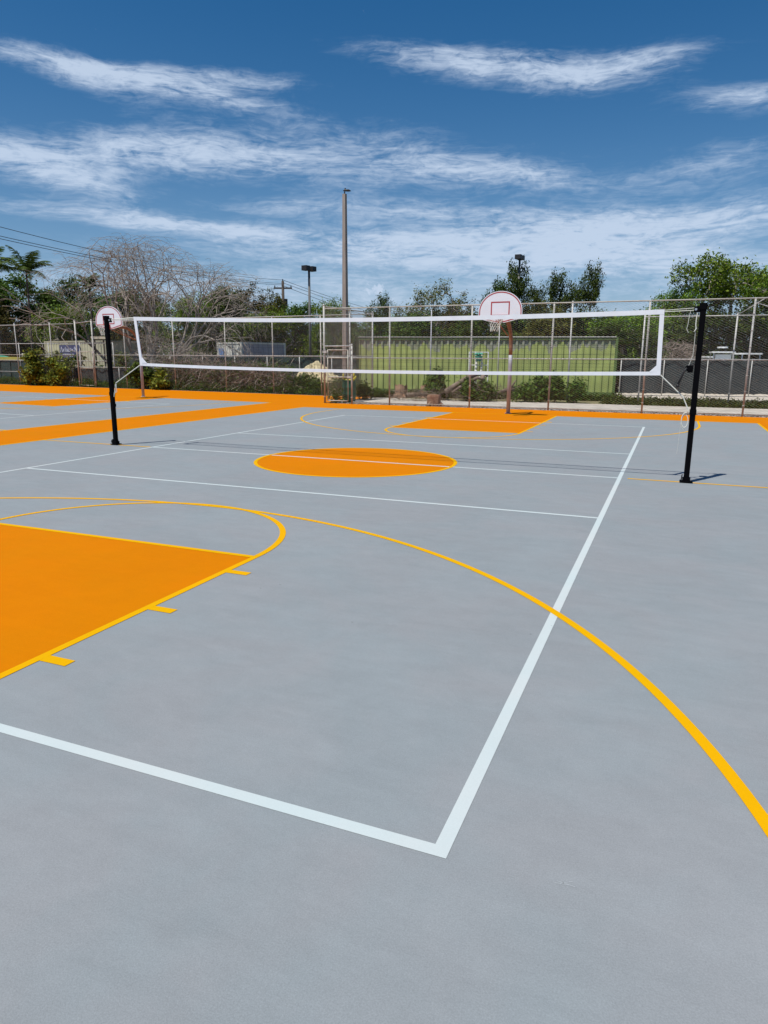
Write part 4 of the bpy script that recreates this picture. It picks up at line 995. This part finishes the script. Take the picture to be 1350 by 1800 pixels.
put('D', 1062, 538, 52, 120, 'yellow-green tree filling the gap above the right end of the green container')
put('A', 1150, 540, 54, 150, 'mid green tree behind the right upright of the volleyball net')
put('D', 690, 545, 56, 140, 'light green tree between the concrete pole and the thin olive trees')
put('A', 775, 545, 56, 150, 'mid green tree under the tallest thin olive tree')
put('D', 915, 548, 55, 150, 'yellow-green tree low behind the pole of the right hoop')
put('A', 1010, 545, 56, 150, 'mid green tree below the dark open tree on the right')
put('D', 480, 540, 60, 130, 'light green tree low behind the utility pole')
put('A', 405, 535, 62, 140, 'mid green tree low behind the white container')
# distant woodland so that no gap shows a bare horizon
rng = np.random.default_rng(77); cen = []
for u in np.arange(-500, 1900, 2.2):
    D = rng.uniform(78, 105); h = rng.uniform(.4, 1)*5.2*(1+.12*math.sin(u*.013)); p = base(u, D)
    for z in np.arange(.3, h, .75): cen.append((p[0]+rng.normal(0, .4), p[1]+rng.normal(0, .4), z))
V, Q = leaves(np.array(cen), 9, .6, .34, 78); tag(npmesh('distant_woodland', V, Q, m_leafm), 'far-off band of dark woods closing the horizon', 'woodland', kind='stuff')

# bare tree
def bare():
    rng = np.random.default_rng(8); p = at(262, 600, 46); p[2] = 0.
    t = thing('bare_tree', 'large leafless spreading tree with pale branches behind the left fence', 'tree', p, YAW)
    sc = 46/F; segs = []; tot_ = [0]
    def top_(x):
        return topz(262, np.interp(x/sc+262, [78, 110, 150, 205, 262, 320, 365, 405, 437], [470, 448, 446, 426, 414, 424, 450, 462, 486]), 46)
    def branch(p0, d, ln, r, lev):
        n_ = 3; P = [p0]; dd = d.copy()
        for i in range(n_):
            dd = dd+rng.normal(0, .13, 3); dd[2] += (.05 if lev < 3 else -.015*lev); dd /= np.linalg.norm(dd)
            P.append(P[-1]+dd*ln/n_)
        q = P[-1]; over = q[2]-top_(q[0])+.04*q[1]**2
        if lev >= 3 and over > .15: 
            return
        if abs(q[0]) > 7.6 or abs(q[1]) > 5: return
        r1 = r*.76; segs.append((P, r, r1)); tot_[0] += 1
        if lev >= 8 or r1 < .0025: return
        kk = 2 if rng.random() < .80 else 3
        if lev >= 5 and rng.random() < .12: kk = 1
        base_a = rng.uniform(0, 6.28); s1 = np.cross(dd, (0, 0, 1)); s1 /= np.linalg.norm(s1)+1e-9; s2 = np.cross(s1, dd)
        for i in range(kk):
            a = base_a+2*math.pi*i/kk+rng.normal(0, .35); sp = rng.uniform(.30, .66) if lev < 7 else rng.uniform(.5, .95)
            nd_ = dd*math.cos(sp)+(s1*math.cos(a)+s2*math.sin(a)*.8)*math.sin(sp)
            if over > -1.0 and lev > 2: nd_[2] *= .45
            nd_ /= np.linalg.norm(nd_); branch(P[-1], nd_, ln*rng.uniform(.74, .95), r1*rng.uniform(.78, .95)*(1 if kk < 3 else .9), lev+1)
            if lev >= 2 and lev < 6 and P[1][2] > 2.8 and rng.random() < .22:
                f_ = rng.uniform(.3, .9); o = P[1]+(P[2]-P[1])*f_; sd_ = dd*.4+(s1*math.cos(a+2)+s2*math.sin(a+2))*.8; sd_ /= np.linalg.norm(sd_)
                branch(o, sd_, ln*.55, r1*.55, lev+2)
    limbs = [(-1.15, .1, .55), (-.75, -.4, .9), (-.2, .3, 1.25), (.25, -.3, 1.3), (.62, .4, .95), (1.2, -.1, .62), (-.5, .9, .8)]
    for i, (dx, dy, dz) in enumerate(limbs):
        d = np.array([dx, dy, dz]); d /= np.linalg.norm(d); branch(np.array([dx*.12, dy*.12, .25]), d, 2.2, .155, 0)
    V = []; Q = []; k0 = 0
    for P, r0, r1 in segs:
        S = 6 if r0 > .04 else (4 if r0 > .012 else 3); m_ = len(P)
        for i in range(m_):
            d = P[min(i+1, m_-1)]-P[max(i-1, 0)]; d = d/np.linalg.norm(d); a_ = np.cross(d, (0, 0, 1) if abs(d[2]) < .95 else (1, 0, 0)); a_ /= np.linalg.norm(a_); b_ = np.cross(a_, d); rr = max(r0+(r1-r0)*i/(m_-1), .0065)
            for j in range(S): t_ = 2*math.pi*j/S; V.append(P[i]+(a_*math.cos(t_)+b_*math.sin(t_))*rr)
        for i in range(m_-1):
            for j in range(S): Q.append((k0+i*S+j, k0+i*S+(j+1) % S, k0+(i+1)*S+(j+1) % S, k0+(i+1)*S+j))
        k0 += m_*S
    print('bare tree branches', tot_[0])
    npmesh('branches', np.array(V), np.array(Q), m_bare, t)
    st = MB().tube([(0, 0, -.15), (.03, 0, .2), (0, .02, .7)], [.42, .33, .24], 12); st.build('trunk', m_bare, t, True)
    return t
bare()

# palms
def palm(name, p, H, label, nf_=15, L_=2.6, seed=1, lean=(0, 0), droop=1.0, r=.11):
    rng = np.random.default_rng(seed); t = thing(name, label, 'palm tree', p, 0)
    pts = [(lean[0]*(1-(1-s)**2), lean[1]*s, H*s) for s in np.linspace(0, 1, 9)]; pts[0] = (0, 0, -.1)
    MB().tube(pts, [r*1.35]+[r]*7+[r*.8], 10).build('trunk', m_polewood, t, True)
    top_ = np.array(pts[-1]); b = MB(); st = MB()
    for k in range(nf_):
        a = 2*math.pi*k/nf_+rng.uniform(-.2, .2); e = rng.uniform(.25, .95) if k % 3 else rng.uniform(1.0, 1.4); Lf = L_*rng.uniform(.85, 1.1)
        d = np.array([math.cos(a), math.sin(a), 0]); P = []; n = 16
        for i in range(n+1):
            s = i/n; th = e-droop*1.5*s*s; P.append((top_ if i == 0 else P[-1]+Lf/n*(d*math.cos(th)+np.array([0, 0, math.sin(th)]))))
        st.tube([tuple(x) for x in P], [.022*(1-.8*i/n) for i in range(n+1)], 4)
        side = np.cross(d, (0, 0, 1))
        for i in range(2, n+1):
            s = i/n; ll = Lf*.30*math.sin(math.pi*(.12+.83*s))+.05
            dr = P[i]-P[i-1]; dr = dr/np.linalg.norm(dr)
            for sgn in (-1, 1):
                for q in (0, .5):
                    o = P[i-1]+(P[i]-P[i-1])*q; td = sgn*side*.8+dr*.45+np.array([0, 0, -.38*rng.uniform(.5, 1.4)]); td = td/np.linalg.norm(td)
                    tip = o+td*ll*rng.uniform(.85, 1.1); wd_ = dr*.035
                    b.poly([o-wd_, o+wd_, (o+tip)/2+wd_*.9, tip, (o+tip)/2-wd_*.9])
    cr = b.build('crown', m_palm, t); st.build('frond_stems', m_leafo, cr)
    return t
p = at(53, 600, 55); p[2] = 0; pq = at(46, 478, 55); palm('palm_tree', p, topz(47, 478, 55), 'slim palm with drooping fronds rising above the trees at the left', 13, 2.35, 3, (float(pq[0]-p[0]), float(pq[1]-p[1])), .8, .075)
p = at(-14, 470, 55); p[2] = 0; palm('palm_tree', p, topz(-12, 466, 55), 'palm cut off by the left edge of the picture', 14, 2.1, 5, (0, 0), 1.05, .1)
p = at(157, 505, 62); p[2] = 0; palm('palm_tree', p, topz(158, 505, 62), 'small palm seen through the left arm of the bare tree', 13, 1.7, 9, (0, 0), .9, .1)

# shrubs near the fence
def shrub(name, u, D, wpx, vtop, label, ml, seed, lsize=.09, ntip=120, per=22, z0=.1, dz=0., kinds='shrub', group='shrubs along the fence'):
    p = base(u, D); H = topz(u, vtop, D); R_ = wpx/F*D/2
    t = thing(name, label, kinds, p, 0, group); rng = np.random.default_rng(seed)
    tips = crown_pts(ntip, R_*1.0, H*.92, z0, seed, 9, shell=.2); tips[:, 2] = np.clip(tips[:, 2], .12, None)
    pts, par = grow(tips, [(0, 0, -.1), (0, 0, .1), (0, 0, .2)], .6); V, Q, cnt = tree_mesh(pts, par, .007, .42, .05, .06, seed)
    npmesh('stem', V, Q, m_barkd, t); V, Q = leaves(pts[3:], per, .14, lsize, seed, .55, .4, 1.); npmesh('foliage', V, Q, ml, t); return t
shrub('shrub', 70, fD(70)+.35, 84, 614, 'bushy green and yellow shrub in front of the left fence gate, taller half', m_leafs, 1, .10, 210, 15)
shrub('shrub', 104, fD(104)+.3, 66, 630, 'lower right half of the shrub clump beside the left gate', m_leafs, 2, .10, 160, 15)
shrub('shrub', 96, fD(96)+2.6, 62, 618, 'greyish green shrub in front of the beige container', m_leafo, 3, .075, 150, 16)
shrub('shrub', 252, fD(252)+.35, 62, 640, 'rounded green shrub behind the pole of the left hoop', m_leafm, 4, .10, 180, 22)
shrub('shrub', 285, fD(285)+.3, 50, 648, 'leafy shrub right of the left hoop pole', m_leafs, 5, .09, 110, 16)
shrub('shrub', 215, fD(215)+2.5, 60, 622, 'sparse shrub behind the left hoop net', m_leafo, 6, .08, 90, 12)
shrub('shrub', 140, fD(140)+2.5, 30, 622, 'small dark banana-like plant below the navy banner', m_leafm, 7, .16, 40, 6)
shrub('shrub', 172, fD(172)+2.5, 20, 637, 'small broad leaved plant below the cream board', m_leafm, 8, .2, 12, 4)
shrub('shrub', 765, 31.4, 34, 652, 'round dark bush in front of the green container', m_leafm, 9, .07, 120, 26)
shrub('shrub', 822, 30.6, 44, 672, 'bush below the fallen trunk', m_leafm, 10, .07, 110, 24)
shrub('shrub', 856, 30.5, 34, 680, 'low bush left of the right hoop pole', m_leafm, 12, .06, 70, 22)
shrub('shrub', 925, 30.2, 52, 683, 'low bush right of the right hoop pole', m_leafm, 13, .06, 90, 22)
shrub('shrub', 955, 30.1, 30, 664, 'upright bush left of the third fence post', m_leafm, 14, .07, 80, 22)
shrub('shrub', 980, 30.0, 26, 666, 'upright bush right of the third fence post', m_leafm, 15, .07, 80, 22)
shrub('shrub', 1014, 29.6, 28, 676, 'small bush near the right part of the green container', m_leafm, 16, .06, 80, 22)
shrub('shrub', 591, 28.6, 16, 697, 'tiny weed clump behind the gate', m_leafm, 17, .06, 20, 14)
shrub('shrub', 640, 31.0, 30, 682, 'weedy shrub at the left end of the green container', m_leafm, 18, .06, 50, 16)

# weeds along fence lines (stuff)
def weeds(name, label, segs, n, hmax, ml, seed, wd=.5, lsize=.05):
    rng = np.random.default_rng(seed); cen = []
    for _ in range(n):
        a, b_ = segs[rng.integers(len(segs))]; t = rng.random(); p = np.array(a)+(np.array(b_)-np.array(a))*t
        k = .35+.65*abs(math.sin(p[0]*1.3+seed))*abs(math.sin(p[0]*.37+1)); h = rng.random()**1.6*hmax*k
        cen.append((p[0]+rng.normal(0, .1), p[1]+rng.uniform(0, wd), h))
    V, Q = leaves(np.array(cen), 5, .07, lsize, seed, .35, .1); return tag(npmesh(name, V, Q, ml), label, 'weeds', kind='stuff')
weeds('weeds', 'green weeds growing along the foot of the left fence', [((GX-.2, flY(GX)+.02), (-38, flY(-38)+.02))], 9000, .5, m_leafm, 3, .7, .055)
weeds('weeds', 'taller weeds and vines under the brush behind the left fence', [((-4.4, flY(-4.4)+.4), (-20.5, flY(-20.5)+.4))], 9000, .95, m_leafm, 5, .8, .07)
weeds('weeds', 'low weeds in front of the green container', [((G0[0]+.5, G0[1]-.9), (G1[0]+.3, G1[1]-.9))], 5500, .38, m_leafm, 7, .8, .05)
weeds('grass_blades', 'rough grass on the verge right of the container', [((7.0, 28.0), (26, 27.9)), ((7.0, 29.4), (26, 29.4))], 9000, .12, m_lawn, 9, 1.7, .06)
# debris line at the fence foot
rng = np.random.default_rng(12); db = []
for _ in range(1500): db.append((rng.uniform(GX, 16), FY+rng.normal(.05, .06), rng.uniform(0, .03)))
for _ in range(40): db.append((rng.uniform(-3, 14), FY-abs(rng.normal(0, .25))-.05, .010))
V, Q = leaves(np.array(db), 2, .02, .026, 4, .5, 3.5, .15); tag(npmesh('leaf_litter', V, Q, m_barkd), 'dry leaf litter caught along the foot of the near fence', 'leaf litter', kind='stuff')
# brush: tangle of dead twigs behind left fence
def brush(name, label, u0, u1, D0, D1, hpx, n, seed, m=m_twig, L_=1.6, rr=.007):
    rng = np.random.default_rng(seed); V = []; Q = []; k0 = 0
    for _ in range(n):
        u = rng.uniform(u0, u1); D = rng.uniform(D0, D1)+(fD(u) if D1 < 20 else 0); p = base(u, D); hm = topz(u, np.interp(u, hpx[0], hpx[1]), D)
        q = np.array([p[0], p[1], rng.random()**.8*hm]); a = rng.uniform(0, 6.28); e = rng.normal(.25, .5); d = np.array([math.cos(a)*math.cos(e), math.sin(a)*math.cos(e), math.sin(e)])
        l_ = L_*rng.uniform(.3, 1); cur = rng.normal(0, .35, 3); r_ = rr*rng.uniform(.6, 1.8)
        if rng.random() < .03: r_ *= 2.5
        S = 6; ax = np.cross(d, (0, 0, 1)); ax /= np.linalg.norm(ax)+1e-9; ay = np.cross(ax, d)
        for s in range(S+1):
            pp = q+d*l_*(s/S-.5)+cur*(s/S-.5)**2*l_+rng.normal(0, .012, 3)
            pp[2] = max(pp[2], .0)
            for j in range(3): t = 2*math.pi*j/3; V.append(pp+(ax*math.cos(t)+ay*math.sin(t))*r_*(1-.6*s/S))
        for s in range(S):
            for j in range(3): Q.append((k0+s*3+j, k0+s*3+(j+1) % 3, k0+(s+1)*3+(j+1) % 3, k0+(s+1)*3+j))
        k0 += (S+1)*3
    return tag(npmesh(name, np.array(V), np.array(Q), m), label, 'brush', kind='stuff')
brush('dead_brush', 'tangled heap of dead brown branches behind the left fence', 288, 520, .35, 3.0, ([288, 330, 380, 430, 480, 520], [630, 636, 643, 642, 652, 670]), 6500, 1, m_twig, 1.5, .0068)
brush('dead_brush', 'thin dry twigs among the tree stems above the brush heap', 240, 365, 1.5, 6, ([240, 300, 365], [580, 595, 625]), 700, 2, m_bark, 1.8, .007)
brush('dead_brush', 'bleached straight sticks lying across the brown brush heap', 320, 500, .3, 1.4, ([320, 400, 500], [626, 636, 655]), 260, 6, m_bark, 2.2, .009)
brush('dead_brush', 'broken reddish branches heaped round the stumps and logs before the green container', 690, 935, 29.9, 31.2, ([690, 720, 760, 800, 850, 900, 935], [690, 686, 682, 684, 672, 680, 688]), 420, 9, m_wood, .9, .007)
brush('dead_brush', 'grey dry brush behind the right windscreen', 1165, 1225, 40, 44, ([1165, 1225], [600, 606]), 700, 3, m_twig, 1.2, .009)
V, Q = leaves(np.array([(base(u, fD(u)+D)[0], base(u, fD(u)+D)[1], z) for u, D, z in zip(rng.uniform(288, 515, 1600), rng.uniform(.3, 2.2, 1600), rng.random(1600)**1.8*1.4)]), 12, .14, .06, 33)
tag(npmesh('vine_leaves', V, Q, m_leafm), 'scattered vine leaves over the dead brush heap', 'vines', kind='stuff')
bpy.context.view_layer.update()
print('objects', len(bpy.data.objects))
